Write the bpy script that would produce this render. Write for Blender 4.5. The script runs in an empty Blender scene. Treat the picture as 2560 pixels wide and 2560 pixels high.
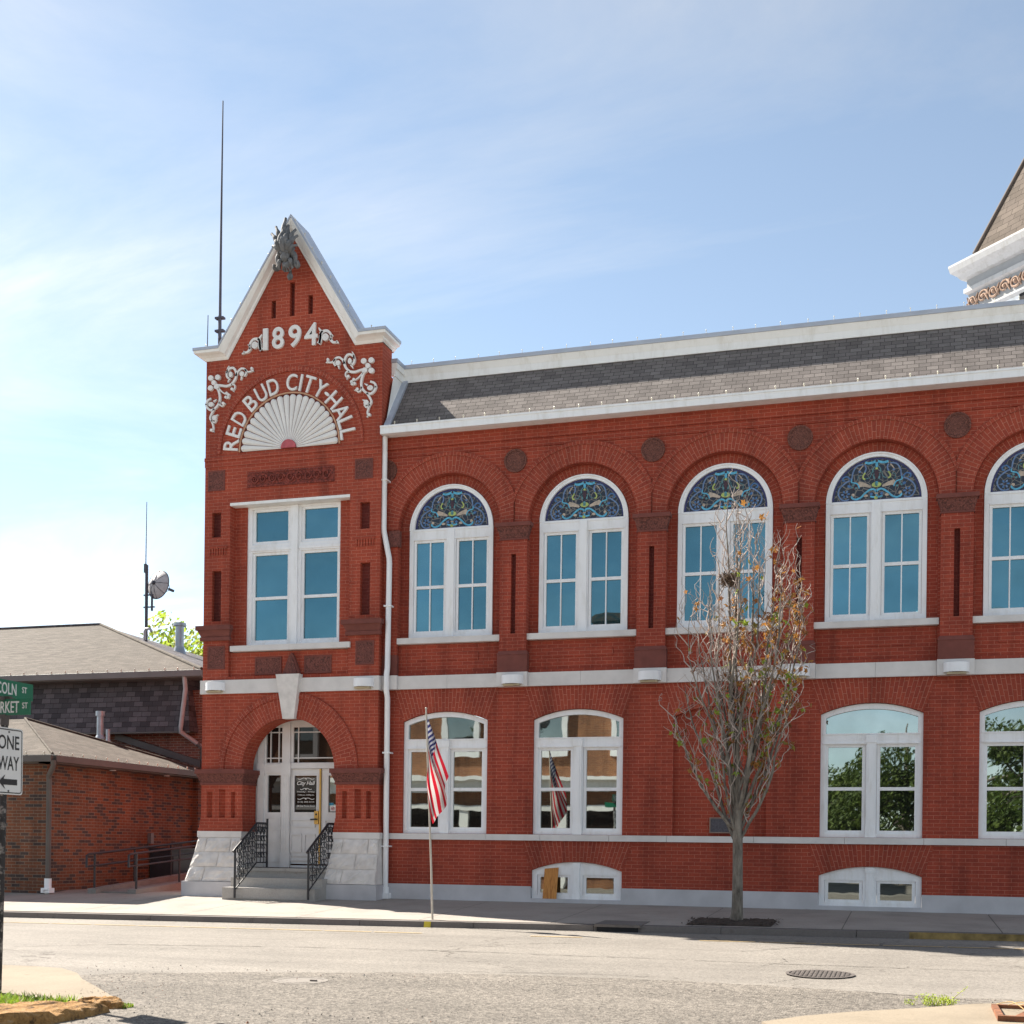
import bpy, math, random
import mathutils
from mathutils import Vector, Matrix
from mathutils.geometry import tessellate_polygon

SC = bpy.context.scene
COL = SC.collection
R = math.radians
PI = math.pi

# ---------------------------------------------------------------- camera
YAW, ROLL = .2999, .0125
CAMPOS = Vector((8.713, -23.723, 1.20))
_f = Vector((-math.sin(YAW), math.cos(YAW), 0))
_r0 = Vector((math.cos(YAW), math.sin(YAW), 0))
_u0 = Vector((0, 0, 1))
_c, _s = math.cos(ROLL), math.sin(ROLL)
_r = _r0 * _c + _u0 * _s
_u = _r0 * -_s + _u0 * _c
cam = bpy.data.cameras.new('camera')
cam.sensor_width = 36
cam.lens = 45.0
cam.shift_y = .3262
cam.clip_start = .1
cam.clip_end = 3000
cam.dof.use_dof = True
cam.dof.focus_distance = 24.0
cam.dof.aperture_fstop = 4.0
camo = bpy.data.objects.new('camera', cam)
COL.objects.link(camo)
M = Matrix(((_r.x, _u.x, -_f.x, CAMPOS.x), (_r.y, _u.y, -_f.y, CAMPOS.y), (_r.z, _u.z, -_f.z, CAMPOS.z), (0, 0, 0, 1)))
camo.matrix_world = M
SC.camera = camo

# ---------------------------------------------------------------- sun, sky, exposure
TO_SUN = Vector((-1, .412, 1.03)).normalized()
SUN_EL = math.asin(TO_SUN.z)
SUN_ROT = math.atan2(TO_SUN.x, TO_SUN.y)
CLOUD_LIFT = 1.12
SUN_STRENGTH, SKY_STRENGTH, EXPOSURE = 5.0, .084, 1.48
sl = bpy.data.lights.new('sun', 'SUN')
sl.energy = SUN_STRENGTH
sl.angle = R(.5)
sl.color = (1, .93, .82)
so = bpy.data.objects.new('sun', sl)
COL.objects.link(so)
so.rotation_euler = TO_SUN.to_track_quat('Z', 'Y').to_euler()

SC.view_settings.view_transform = 'Standard'
SC.view_settings.look = 'None'
SC.view_settings.exposure = EXPOSURE
SC.view_settings.gamma = 1

world = bpy.data.worlds.new('World')
SC.world = world
world.use_nodes = True
nt = world.node_tree
nt.nodes.clear()


def N(nt, t, **kw):
    n = nt.nodes.new(t)
    for k, v in kw.items():
        if k in n.inputs:
            n.inputs[k].default_value = v
        else:
            setattr(n, k, v)
    return n


def L(nt, a, ai, b, bi):
    nt.links.new(a.outputs[ai], b.inputs[bi])


def ramp(nt, stops, interp='LINEAR'):
    n = nt.nodes.new('ShaderNodeValToRGB')
    e = n.color_ramp.elements
    n.color_ramp.interpolation = interp
    while len(e) < len(stops):
        e.new(.5)
    for i, (p, c) in enumerate(stops):
        e[i].position = p
        e[i].color = c if len(c) == 4 else (*c, 1)
    return n


wo = N(nt, 'ShaderNodeOutputWorld')
bg = N(nt, 'ShaderNodeBackground')
bg.inputs['Strength'].default_value = SKY_STRENGTH
sky = N(nt, 'ShaderNodeTexSky')
sky.sky_type = 'NISHITA'
sky.sun_disc = False
sky.sun_elevation = SUN_EL
sky.sun_rotation = SUN_ROT
sky.altitude = 2200
sky.air_density = 1.0
sky.dust_density = .05
sky.ozone_density = .6
# thin high cloud: noise on the sky dome, flattened onto a high layer
tc = N(nt, 'ShaderNodeTexCoord')
sx = N(nt, 'ShaderNodeSeparateXYZ')
L(nt, tc, 'Generated', sx, 0)
zz = N(nt, 'ShaderNodeMath', operation='ADD'); L(nt, sx, 'Z', zz, 0); zz.inputs[1].default_value = .16
dx = N(nt, 'ShaderNodeMath', operation='DIVIDE'); L(nt, sx, 'X', dx, 0); L(nt, zz, 0, dx, 1)
dy = N(nt, 'ShaderNodeMath', operation='DIVIDE'); L(nt, sx, 'Y', dy, 0); L(nt, zz, 0, dy, 1)
cx = N(nt, 'ShaderNodeCombineXYZ'); L(nt, dx, 0, cx, 'X'); L(nt, dy, 0, cx, 'Y')
mp = N(nt, 'ShaderNodeMapping')
mp.inputs['Location'].default_value = (8.25, -6.47, 0)
mp.inputs['Rotation'].default_value = (0, 0, R(24))
mp.inputs['Scale'].default_value = (.75, 1.35, 1)
L(nt, cx, 0, mp, 0)
n1 = N(nt, 'ShaderNodeTexNoise', Scale=1.3, Detail=10, Roughness=.62, Distortion=.7)
L(nt, mp, 0, n1, 'Vector')
mp2 = N(nt, 'ShaderNodeMapping')
mp2.inputs['Location'].default_value = (8.61, -8.02, 0)
mp2.inputs['Scale'].default_value = (.45, .6, 1)
L(nt, cx, 0, mp2, 0)
n2 = N(nt, 'ShaderNodeTexNoise', Scale=.9, Detail=3, Roughness=.5)
L(nt, mp2, 0, n2, 'Vector')
mu = N(nt, 'ShaderNodeMath', operation='MULTIPLY'); L(nt, n1, 'Fac', mu, 0); L(nt, n2, 'Fac', mu, 1)
cr = ramp(nt, [(.18, (.05, .05, .05)), (.28, (.36, .36, .36)), (.40, (.92, .92, .92))])
L(nt, mu, 0, cr, 0)
mx = N(nt, 'ShaderNodeMix', data_type='RGBA')
L(nt, cr, 0, mx, 'Factor')
hs = N(nt, 'ShaderNodeHueSaturation', Saturation=.84)
L(nt, sky, 0, hs, 'Color')
tn = N(nt, 'ShaderNodeMix', data_type='RGBA', blend_type='MULTIPLY')
tn.inputs[0].default_value = 1
tn.inputs[7].default_value = (.95, .97, .90, 1)
L(nt, hs, 0, tn, 6)
L(nt, tn, 2, mx, 6)
hc = N(nt, 'ShaderNodeHueSaturation', Saturation=.22, Value=CLOUD_LIFT)
L(nt, tn, 2, hc, 'Color')
L(nt, hc, 0, mx, 7)
L(nt, mx, 2, bg, 'Color')
L(nt, bg, 0, wo, 0)


# ---------------------------------------------------------------- mesh builder
class MB:
    def __init__(s):
        s.v, s.f, s.uv, s.mi, s.sm = [], [], [], [], []

    def face(s, pts, m=0, uv=None, smooth=False):
        i = len(s.v)
        pts = [Vector(p) for p in pts]
        s.v += pts
        s.f.append(list(range(i, i + len(pts))))
        if uv is None:
            n = Vector((0, 0, 0))
            for a in range(len(pts)):
                p, q = pts[a], pts[(a + 1) % len(pts)]
                n += Vector(((p.y - q.y) * (p.z + q.z), (p.z - q.z) * (p.x + q.x), (p.x - q.x) * (p.y + q.y)))
            ax, ay, az = abs(n.x), abs(n.y), abs(n.z)
            if ay >= ax and ay >= az:
                uv = [(p.x, p.z) for p in pts]
            elif ax >= az:
                uv = [(p.y, p.z) for p in pts]
            else:
                uv = [(p.x, p.y) for p in pts]
        s.uv.append(uv)
        s.mi.append(m)
        s.sm.append(smooth)

    def box(s, x0, x1, y0, y1, z0, z1, m=0):
        s.hexa([(x0, y0, z0), (x1, y0, z0), (x1, y1, z0), (x0, y1, z0)], [(x0, y0, z1), (x1, y0, z1), (x1, y1, z1), (x0, y1, z1)], m)

    def hexa(s, b, t, m=0):
        s.face([b[3], b[2], b[1], b[0]], m)
        s.face(t, m)
        for i in range(len(b)):
            j = (i + 1) % len(b)
            s.face([b[i], b[j], t[j], t[i]], m)

    def prism(s, outer, holes=(), y0=0, y1=1, m=0, side=None, back=True):
        loops = [outer] + list(holes)
        side = m if side is None else side
        vs = [[Vector((p[0], p[1], 0)) for p in l] for l in loops]
        flat = [p for l in loops for p in l]
        for t in tessellate_polygon(vs):
            a, b, c = [flat[i] for i in t]
            if (b[0] - a[0]) * (c[1] - a[1]) - (b[1] - a[1]) * (c[0] - a[0]) < 0:
                b, c = c, b
            s.face([(a[0], y0, a[1]), (b[0], y0, b[1]), (c[0], y0, c[1])], m)
            if back:
                s.face([(a[0], y1, a[1]), (c[0], y1, c[1]), (b[0], y1, b[1])], m)
        for l in loops:
            for i in range(len(l)):
                a, b = l[i], l[(i + 1) % len(l)]
                s.face([(a[0], y0, a[1]), (a[0], y1, a[1]), (b[0], y1, b[1]), (b[0], y0, b[1])], side)

    def ring(s, cx, cz, r0, r1, y0, y1, a0=0, a1=PI, n=48, clamp=None, m=0, bump=0.0):
        def pt(r, a):
            x, z = r * math.cos(a), r * math.sin(a)
            if clamp is not None and abs(x) > clamp:
                k = clamp / abs(x)
                x, z = x * k, z * k
            return cx + x, cz + z
        rm = (r0 + r1) / 2
        for i in range(n):
            a, b = a0 + (a1 - a0) * i / n, a0 + (a1 - a0) * (i + 1) / n
            p, q, t, u = pt(r0, a), pt(r1, a), pt(r1, b), pt(r0, b)
            uv = [(r0, a * rm), (r1, a * rm), (r1, b * rm), (r0, b * rm)]
            s.face([(p[0], y0, p[1]), (q[0], y0, q[1]), (t[0], y0, t[1]), (u[0], y0, u[1])], m, uv)
            s.face([(q[0], y0, q[1]), (q[0], y1, q[1]), (t[0], y1, t[1]), (t[0], y0, t[1])], m)
            s.face([(p[0], y1, p[1]), (p[0], y0, p[1]), (u[0], y0, u[1]), (u[0], y1, u[1])], m, [(y1, a * rm), (y0, a * rm), (y0, b * rm), (y1, b * rm)])
        for a in (a0, a1):
            p, q = pt(r0, a), pt(r1, a)
            s.face([(p[0], y0, p[1]), (q[0], y0, q[1]), (q[0], y1, q[1]), (p[0], y1, p[1])], m)

    def tube(s, pts, rad, n=6, m=0, caps=True, smooth=True):
        pts = [Vector(p) for p in pts]
        if not hasattr(rad, '__len__'):
            rad = [rad] * len(pts)
        rings = []
        ref = None
        for i, p in enumerate(pts):
            d = (pts[min(i + 1, len(pts) - 1)] - pts[max(i - 1, 0)])
            if d.length < 1e-9:
                d = Vector((0, 0, 1))
            d.normalize()
            if ref is None:
                ref = Vector((1, 0, 0)) if abs(d.x) < .8 else Vector((0, 1, 0))
            a = (ref - d * ref.dot(d))
            if a.length < 1e-6:
                a = d.orthogonal()
            a.normalize()
            ref = a
            b = d.cross(a)
            rings.append([p + (a * math.cos(2 * PI * k / n) + b * math.sin(2 * PI * k / n)) * rad[i] for k in range(n)])
        base = len(s.v)
        for r in rings:
            s.v += r
        ln = [0]
        for i in range(1, len(pts)):
            ln.append(ln[-1] + (pts[i] - pts[i - 1]).length)
        for i in range(len(rings) - 1):
            for k in range(n):
                k2 = (k + 1) % n
                s.f.append([base + i * n + k, base + i * n + k2, base + (i + 1) * n + k2, base + (i + 1) * n + k])
                w = 2 * PI * max(rad[i], 1e-3) / n
                s.uv.append([(k * w, ln[i]), ((k + 1) * w, ln[i]), ((k + 1) * w, ln[i + 1]), (k * w, ln[i + 1])])
                s.mi.append(m)
                s.sm.append(smooth)
        if caps:
            for r, fl in ((rings[0], True), (rings[-1], False)):
                s.face(list(reversed(r)) if fl else r, m)

    def cyl(s, c, r, h, n=16, m=0, axis='z', r2=None, smooth=True):
        c = Vector(c)
        d = {'x': Vector((1, 0, 0)), 'y': Vector((0, 1, 0)), 'z': Vector((0, 0, 1))}[axis]
        s.tube([c, c + d * h], [r, r if r2 is None else r2], n, m, True, smooth)

    def ball(s, c, r, n=10, m=0, sq=(1, 1, 1)):
        c = Vector(c)
        h = max(4, n // 2)
        base = len(s.v)
        for i in range(h + 1):
            t = PI * i / h
            for k in range(n):
                a = 2 * PI * k / n
                s.v.append(c + Vector((r * sq[0] * math.sin(t) * math.cos(a), r * sq[1] * math.sin(t) * math.sin(a), r * sq[2] * math.cos(t))))
        for i in range(h):
            for k in range(n):
                k2 = (k + 1) % n
                s.f.append([base + i * n + k, base + (i + 1) * n + k, base + (i + 1) * n + k2, base + i * n + k2])
                s.uv.append([(k / n, i / h), (k / n, (i + 1) / h), ((k + 1) / n, (i + 1) / h), ((k + 1) / n, i / h)])
                s.mi.append(m)
                s.sm.append(True)

    def ribbon(s, pts, w, y0, y1, m=0):
        """a flat band following pts in the x-z plane, from y0 (front) to y1"""
        n = len(pts)
        if not hasattr(w, '__len__'):
            w = [w] * n
        lf, rt = [], []
        for i in range(n):
            a, b = pts[max(i - 1, 0)], pts[min(i + 1, n - 1)]
            dx, dz = b[0] - a[0], b[1] - a[1]
            l = math.hypot(dx, dz) or 1
            nx, nz = -dz / l, dx / l
            lf.append((pts[i][0] + nx * w[i] / 2, pts[i][1] + nz * w[i] / 2))
            rt.append((pts[i][0] - nx * w[i] / 2, pts[i][1] - nz * w[i] / 2))
        for i in range(n - 1):
            A, B, C, D = rt[i], rt[i + 1], lf[i + 1], lf[i]
            s.face([(A[0], y0, A[1]), (B[0], y0, B[1]), (C[0], y0, C[1]), (D[0], y0, D[1])], m)
            if y1 > y0:
                s.face([(A[0], y0, A[1]), (A[0], y1, A[1]), (B[0], y1, B[1]), (B[0], y0, B[1])], m)
                s.face([(D[0], y1, D[1]), (D[0], y0, D[1]), (C[0], y0, C[1]), (C[0], y1, C[1])], m)

    def disc(s, cx, cz, r, y0, y1, n=20, m=0, sx=1, sz=1, rot=0):
        l = []
        for k in range(n):
            a = 2 * PI * k / n
            x, z = r * sx * math.cos(a), r * sz * math.sin(a)
            l.append((cx + x * math.cos(rot) - z * math.sin(rot), cz + x * math.sin(rot) + z * math.cos(rot)))
        s.prism(l, (), y0, y1, m, back=False)

    def add_mesh(s, me, M, m=0):
        base = len(s.v)
        s.v += [M @ v.co for v in me.vertices]
        for p in me.polygons:
            s.f.append([base + i for i in p.vertices])
            s.uv.append([(0, 0)] * len(p.vertices))
            s.mi.append(m)
            s.sm.append(False)


WORLD = {}


def build(name, mb, mats, parent=None, origin=None, kind=None):
    """link the builder as one mesh object; vertices are given in world space"""
    if not isinstance(mats, (list, tuple)):
        mats = [mats]
    po = WORLD[parent.name] if parent is not None else Vector((0, 0, 0))
    if origin is None:
        origin = po if parent is not None else Vector((0, 0, 0))
    origin = Vector(origin)
    me = bpy.data.meshes.new(name)
    me.from_pydata([tuple(v - origin) for v in mb.v], [], mb.f)
    ul = me.uv_layers.new(name='UVMap')
    flat = [c for face in mb.uv for uv in face for c in uv]
    ul.data.foreach_set('uv', flat)
    for mt in mats:
        me.materials.append(mt)
    me.polygons.foreach_set('material_index', mb.mi)
    me.polygons.foreach_set('use_smooth', mb.sm)
    me.update()
    o = bpy.data.objects.new(name, me)
    COL.objects.link(o)
    if parent is not None:
        o.parent = parent
    o.location = origin - po
    WORLD[o.name] = origin
    if kind:
        o['kind'] = kind
    return o


def thing(name, label, cat, loc=(0, 0, 0), group=None):
    o = bpy.data.objects.new(name, None)
    o.empty_display_size = .2
    COL.objects.link(o)
    o.location = loc
    WORLD[o.name] = Vector(loc)
    tag(o, label, cat, group)
    return o


def tag(o, label, cat, group=None):
    o['label'] = label
    o['category'] = cat
    if group:
        o['group'] = group
    return o


def copy_tree(o, parent=None, shift=(0, 0, 0)):
    c = o.copy()
    COL.objects.link(c)
    if parent is not None:
        c.parent = parent
    c.location = o.location + Vector(shift)
    WORLD[c.name] = WORLD[o.name] + Vector(shift)
    for ch in list(o.children):
        k = copy_tree(ch, c)
        WORLD[k.name] = WORLD[ch.name] + Vector(shift)
    return c


def smooth_path(P, n=6):
    """Catmull-Rom through the points"""
    out = []
    for i in range(len(P) - 1):
        p0, p1, p2, p3 = P[max(i - 1, 0)], P[i], P[i + 1], P[min(i + 2, len(P) - 1)]
        for k in range(n):
            t = k / n
            out.append(tuple(.5 * (2 * b + (c - a) * t + (2 * a - 5 * b + 4 * c - d) * t * t + (3 * b - a - 3 * c + d) * t ** 3) for a, b, c, d in zip(p0, p1, p2, p3)))
    out.append(tuple(P[-1]))
    return out


def text_mesh(s, extrude=.01, weight=0.0, shear=0.0, spacing=1.0):
    c = bpy.data.curves.new('lettering', 'FONT')
    c.body = s
    c.size = 1
    c.extrude = extrude
    c.offset = weight
    c.shear = shear
    c.space_character = spacing
    c.resolution_u = 4
    o = bpy.data.objects.new('lettering', c)
    COL.objects.link(o)
    bpy.context.view_layer.update()
    me = bpy.data.meshes.new_from_object(o.evaluated_get(bpy.context.evaluated_depsgraph_get()))
    bpy.data.objects.remove(o)
    xs = [v.co.x for v in me.vertices]
    ys = [v.co.y for v in me.vertices]
    return me, (min(xs), max(xs), min(ys), max(ys))


def put_text(mb, s, centre, height, right=(1, 0, 0), up=(0, 0, 1), thick=.02, weight=.0, shear=0, width=None, m=0, spacing=1.0, cap=None):
    """text whose bounding box is centred on a point, of a given height (and width)"""
    me, (x0, x1, y0, y1) = text_mesh(s, .5, weight, shear, spacing)
    r, u = Vector(right).normalized(), Vector(up).normalized()
    n = r.cross(u)
    k = height / (cap if cap else (y1 - y0))
    kx = width / (x1 - x0) if width else k
    ym = (y0 + y1) / 2 if not cap else .35
    M = Matrix.Translation(Vector(centre)) @ Matrix(((r.x * kx, u.x * k, n.x * thick, 0), (r.y * kx, u.y * k, n.y * thick, 0), (r.z * kx, u.z * k, n.z * thick, 0), (0, 0, 0, 1))) @ Matrix.Translation((-(x0 + x1) / 2, -ym, 0))
    mb.add_mesh(me, M, m)
    bpy.data.meshes.remove(me)


# ---------------------------------------------------------------- materials
def mat(name):
    m = bpy.data.materials.new(name)
    m.use_nodes = True
    t = m.node_tree
    b = t.nodes['Principled BSDF']
    return m, t, b


def noise(t, scale, detail=4, rough=.55, coord='pos', distort=0):
    n = N(t, 'ShaderNodeTexNoise', Scale=scale, Detail=detail, Roughness=rough, Distortion=distort)
    if coord == 'pos':
        g = N(t, 'ShaderNodeNewGeometry')
        L(t, g, 'Position', n, 'Vector')
    elif coord == 'uv':
        g = N(t, 'ShaderNodeUVMap')
        L(t, g, 0, n, 'Vector')
    else:
        g = N(t, 'ShaderNodeTexCoord')
        L(t, g, 'Object', n, 'Vector')
    return n


def mixc(t, a, b, fac, mode='MIX'):
    """a, b: colour tuples or (node, socket); fac: number or (node, socket)"""
    m = N(t, 'ShaderNodeMix', data_type='RGBA', blend_type=mode)
    for v, k in ((a, 6), (b, 7), (fac, 0)):
        if isinstance(v, tuple) and len(v) == 2 and not isinstance(v[0], (int, float)):
            t.links.new(v[0].outputs[v[1]], m.inputs[k])
        elif k == 0:
            m.inputs[0].default_value = v
        else:
            m.inputs[k].default_value = v if len(v) == 4 else (*v, 1)
    return m


def bump(t, b, src, strength=.3, dist=.01, chain=None):
    n = N(t, 'ShaderNodeBump', Strength=strength, Distance=dist)
    t.links.new(src[0].outputs[src[1]], n.inputs['Height'])
    if chain:
        t.links.new(chain.outputs[0], n.inputs['Normal'])
    t.links.new(n.outputs[0], b.inputs['Normal'])
    return n


def plain(name, col, rough=.6, var=.12, scale=3.0, metal=0, bumpy=0, bscale=60, spec=.5):
    m, t, b = mat(name)
    n = noise(t, scale, 5)
    r = ramp(t, [(.3, tuple(c * (1 - var) for c in col)), (.7, tuple(min(1, c * (1 + var)) for c in col))])
    L(t, n, 'Fac', r, 0)
    L(t, r, 0, b, 'Base Color')
    b.inputs['Roughness'].default_value = rough
    b.inputs['Metallic'].default_value = metal
    b.inputs['Specular IOR Level'].default_value = spec
    if bumpy:
        nb = noise(t, bscale, 4)
        bump(t, b, (nb, 'Fac'), bumpy, .01)
    return m


def brick(name, c1, c2, mortar, w=.215, h=.0677, mort=.0075, bias=0.0, stain=.16, rough=.8, off=.5, spots=0):
    m, t, b = mat(name)
    uv = N(t, 'ShaderNodeUVMap')
    br = N(t, 'ShaderNodeTexBrick')
    br.offset = off
    L(t, uv, 0, br, 'Vector')
    br.inputs['Color1'].default_value = (*c1, 1)
    br.inputs['Color2'].default_value = (*c2, 1)
    br.inputs['Mortar'].default_value = (*mortar, 1)
    br.inputs['Scale'].default_value = 1
    br.inputs['Mortar Size'].default_value = mort / 2
    br.inputs['Mortar Smooth'].default_value = .2
    br.inputs['Bias'].default_value = bias
    br.inputs['Brick Width'].default_value = w
    br.inputs['Row Height'].default_value = h
    n = noise(t, .9, 6, .6)
    r = ramp(t, [(.3, (1 - stain,) * 3), (.7, (1 + stain * .6,) * 3)])
    L(t, n, 'Fac', r, 0)
    x = mixc(t, (br, 'Color'), (r, 0), 1.0, 'MULTIPLY')
    n2 = noise(t, 45, 3, .6)
    r2 = ramp(t, [(.35, (.88,) * 3), (.7, (1.1,) * 3)])
    L(t, n2, 'Fac', r2, 0)
    x2 = mixc(t, (x, 2), (r2, 0), 1.0, 'MULTIPLY')
    g = N(t, 'ShaderNodeNewGeometry')
    mp_ = N(t, 'ShaderNodeMapping')
    mp_.inputs['Scale'].default_value = (2.6, 2.6, .28)
    L(t, g, 'Position', mp_, 0)
    n3 = N(t, 'ShaderNodeTexNoise', Scale=1.0, Detail=7, Roughness=.65)
    L(t, mp_, 0, n3, 'Vector')
    r3 = ramp(t, [(.34, (.62, .60, .60)), (.50, (1, 1, 1)), (.70, (1.16, 1.16, 1.14))])
    L(t, n3, 'Fac', r3, 0)
    x2 = mixc(t, (x2, 2), (r3, 0), .75, 'MULTIPLY')
    L(t, x2, 2, b, 'Base Color')
    b.inputs['Roughness'].default_value = rough
    b.inputs['Specular IOR Level'].default_value = .3
    inv = N(t, 'ShaderNodeMath', operation='SUBTRACT')
    inv.inputs[0].default_value = 1
    L(t, br, 'Fac', inv, 1)
    c = bump(t, b, (inv, 0), .55, .006)
    bump(t, b, (n2, 'Fac'), .15, .01, c)
    return m


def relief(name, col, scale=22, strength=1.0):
    """carved or moulded ornament: bumped swirls, with the shade of carving put into their colour"""
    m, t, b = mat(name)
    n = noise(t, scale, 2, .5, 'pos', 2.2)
    r = ramp(t, [(.38, tuple(c * .55 for c in col)), (.5, col), (.62, tuple(c * 1.25 for c in col))])  # painted shading: hollows of the swirls darker, ridges lighter
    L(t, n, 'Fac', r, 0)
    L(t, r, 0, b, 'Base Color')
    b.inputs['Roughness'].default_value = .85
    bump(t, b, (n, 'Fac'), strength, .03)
    return m


def glass(name, tint, base, mirror=.5, wave=.0, rough=.012):
    m, t, b = mat(name)
    out = t.nodes['Material Output']
    g = N(t, 'ShaderNodeBsdfGlossy', Roughness=rough)
    g.inputs['Color'].default_value = (*tint, 1)
    d = N(t, 'ShaderNodeBsdfDiffuse')
    d.inputs['Color'].default_value = (*base, 1)
    lw = N(t, 'ShaderNodeFresnel', IOR=1.5)
    ad = N(t, 'ShaderNodeMath', operation='ADD')
    ad.use_clamp = True
    L(t, lw, 0, ad, 0)
    gn = noise(t, .8, 4, .6)
    gr = ramp(t, [(.3, (mirror * .82,) * 3), (.7, (mirror * 1.15,) * 3)])
    L(t, gn, 'Fac', gr, 0)
    oi = N(t, 'ShaderNodeObjectInfo')
    om = N(t, 'ShaderNodeMapRange')
    om.inputs['To Min'].default_value = .80
    om.inputs['To Max'].default_value = 1.16
    L(t, oi, 'Random', om, 0)
    og = N(t, 'ShaderNodeMath', operation='MULTIPLY')
    L(t, gr, 0, og, 0)
    L(t, om, 0, og, 1)
    L(t, og, 0, ad, 1)
    ms = N(t, 'ShaderNodeMixShader')
    L(t, ad, 0, ms, 0)
    L(t, d, 0, ms, 1)
    L(t, g, 0, ms, 2)
    L(t, ms, 0, out, 0)
    if wave:
        n = noise(t, 1.5, 2, .4)
        bn = N(t, 'ShaderNodeBump', Strength=wave, Distance=.03)
        L(t, n, 'Fac', bn, 'Height')
        L(t, bn, 0, g, 'Normal')
    t.nodes.remove(b)
    return m


MAT = {}
MAT['brick'] = brick('red_brick', (.355, .060, .032), (.285, .047, .027), (.44, .145, .095), mort=.009)
MAT['brick_smooth'] = brick('red_brick_tower', (.375, .066, .034), (.315, .053, .029), (.46, .155, .10), mort=.009)
MAT['arch_brick'] = brick('red_arch_brick', (.35, .063, .034), (.29, .050, .030), (.46, .165, .11), w=.2, h=.072, mort=.010)
MAT['dark_shaded_brick'] = brick('dark_shaded_red_brick', (.15, .026, .019), (.12, .02, .015), (.2, .06, .045))  # darker brick copy: shade painted into slot backs, also the fan's dark backing
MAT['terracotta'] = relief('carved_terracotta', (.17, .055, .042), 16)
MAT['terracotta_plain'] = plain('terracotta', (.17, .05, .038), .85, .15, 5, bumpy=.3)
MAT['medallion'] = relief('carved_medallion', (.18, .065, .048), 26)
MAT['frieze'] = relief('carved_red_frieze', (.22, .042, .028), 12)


def painted(name, col, grime, rough=.5):
    m, t, b = mat(name)
    g = N(t, 'ShaderNodeNewGeometry')
    mp_ = N(t, 'ShaderNodeMapping')
    mp_.inputs['Scale'].default_value = (5, 5, 1.1)
    L(t, g, 'Position', mp_, 0)
    n = N(t, 'ShaderNodeTexNoise', Scale=1.2, Detail=8, Roughness=.7)
    L(t, mp_, 0, n, 'Vector')
    r = ramp(t, [(.34, tuple(c * k for c, k in zip(col, (1 - grime, 1 - grime * 1.1, 1 - grime * 1.3)))), (.50, tuple(c * .97 for c in col)), (.7, col)])
    L(t, n, 'Fac', r, 0)
    L(t, r, 0, b, 'Base Color')
    b.inputs['Roughness'].default_value = rough
    n2 = noise(t, 30, 4)
    bump(t, b, (n2, 'Fac'), .08, .01)
    return m


MAT['white'] = painted('white_paint', (.88, .88, .89), .13)
MAT['trim'] = painted('white_trim', (.87, .86, .84), .13)
MAT['letters'] = plain('off_white_paint', (.76, .74, .72), .6, .06, 4)
MAT['lime'] = plain('limestone', (.66, .63, .61), .85, .10, 2.5, bumpy=.2, bscale=40)
MAT['rock'] = plain('rock_faced_limestone', (.68, .64, .61), .9, .16, 4, bumpy=.9, bscale=9)
MAT['graystone'] = plain('grey_base_stone', (.50, .49, .51), .85, .12, 2, bumpy=.15, bscale=50)
MAT['metal_cap'] = plain('grey_metal_cap', (.42, .45, .52), .45, .1, 2, metal=.2)
MAT['iron'] = plain('black_iron', (.018, .019, .024), .45, .2, 8)
MAT['dark'] = plain('void_shade', (.012, .011, .012), .9, .1, 4)  # near-black that stands for the shade inside hollows
MAT['brass'] = plain('brass', (.62, .40, .12), .3, .1, 8, metal=.9)
MAT['finial'] = plain('weathered_zinc', (.13, .13, .135), .75, .45, 9, bumpy=.5, bscale=30)
MAT['fanhub'] = plain('faded_red_paint', (.5, .1, .12), .7, .2, 8)
MAT['glass_up'] = glass('tinted_window_glass', (.20, .42, .50), (.012, .045, .06), .46, .06)
MAT['glass_low'] = glass('window_glass', (.62, .68, .66), (.014, .014, .014), .46, .035)
MAT['glass_dark'] = glass('dark_glass', (.5, .5, .5), (.02, .015, .012), .06)

# ================================================================ ground, road, pavement
def zk(x):
    return -.06 + .0085 * min(max(x, -20), 20)


def ground_z(x, y):
    k = zk(x)
    if y >= -.15:
        return .13
    if y >= -4.1:
        return .13 + (k - .13) * (-y - .15) / 3.95
    if y >= -12:
        return k - .10 + (-.30 - (k - .10)) * (-y - 4.1) / 7.9
    return max(-.30 - .12 * (-y - 12) / 12, -.45)


def concrete(name, col, joint=None):
    m, t, b = mat(name)
    n = noise(t, 1.1, 7, .62)
    r = ramp(t, [(.28, tuple(c * .80 for c in col)), (.5, col), (.75, tuple(c * 1.12 for c in col))])
    L(t, n, 'Fac', r, 0)
    n2 = noise(t, 38, 4, .7)
    r2 = ramp(t, [(.3, (.86,) * 3), (.7, (1.08,) * 3)])
    L(t, n2, 'Fac', r2, 0)
    x = mixc(t, (r, 0), (r2, 0), 1.0, 'MULTIPLY')
    n3 = noise(t, 5.5, 3, .5)
    r3 = ramp(t, [(.66, (1, 1, 1)), (.74, (.72, .70, .68))])
    L(t, n3, 'Fac', r3, 0)
    x = mixc(t, (x, 2), (r3, 0), .7, 'MULTIPLY')
    L(t, x, 2, b, 'Base Color')
    b.inputs['Roughness'].default_value = .9
    b.inputs['Specular IOR Level'].default_value = .25
    bump(t, b, (n2, 'Fac'), .25, .01)
    return m


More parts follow.
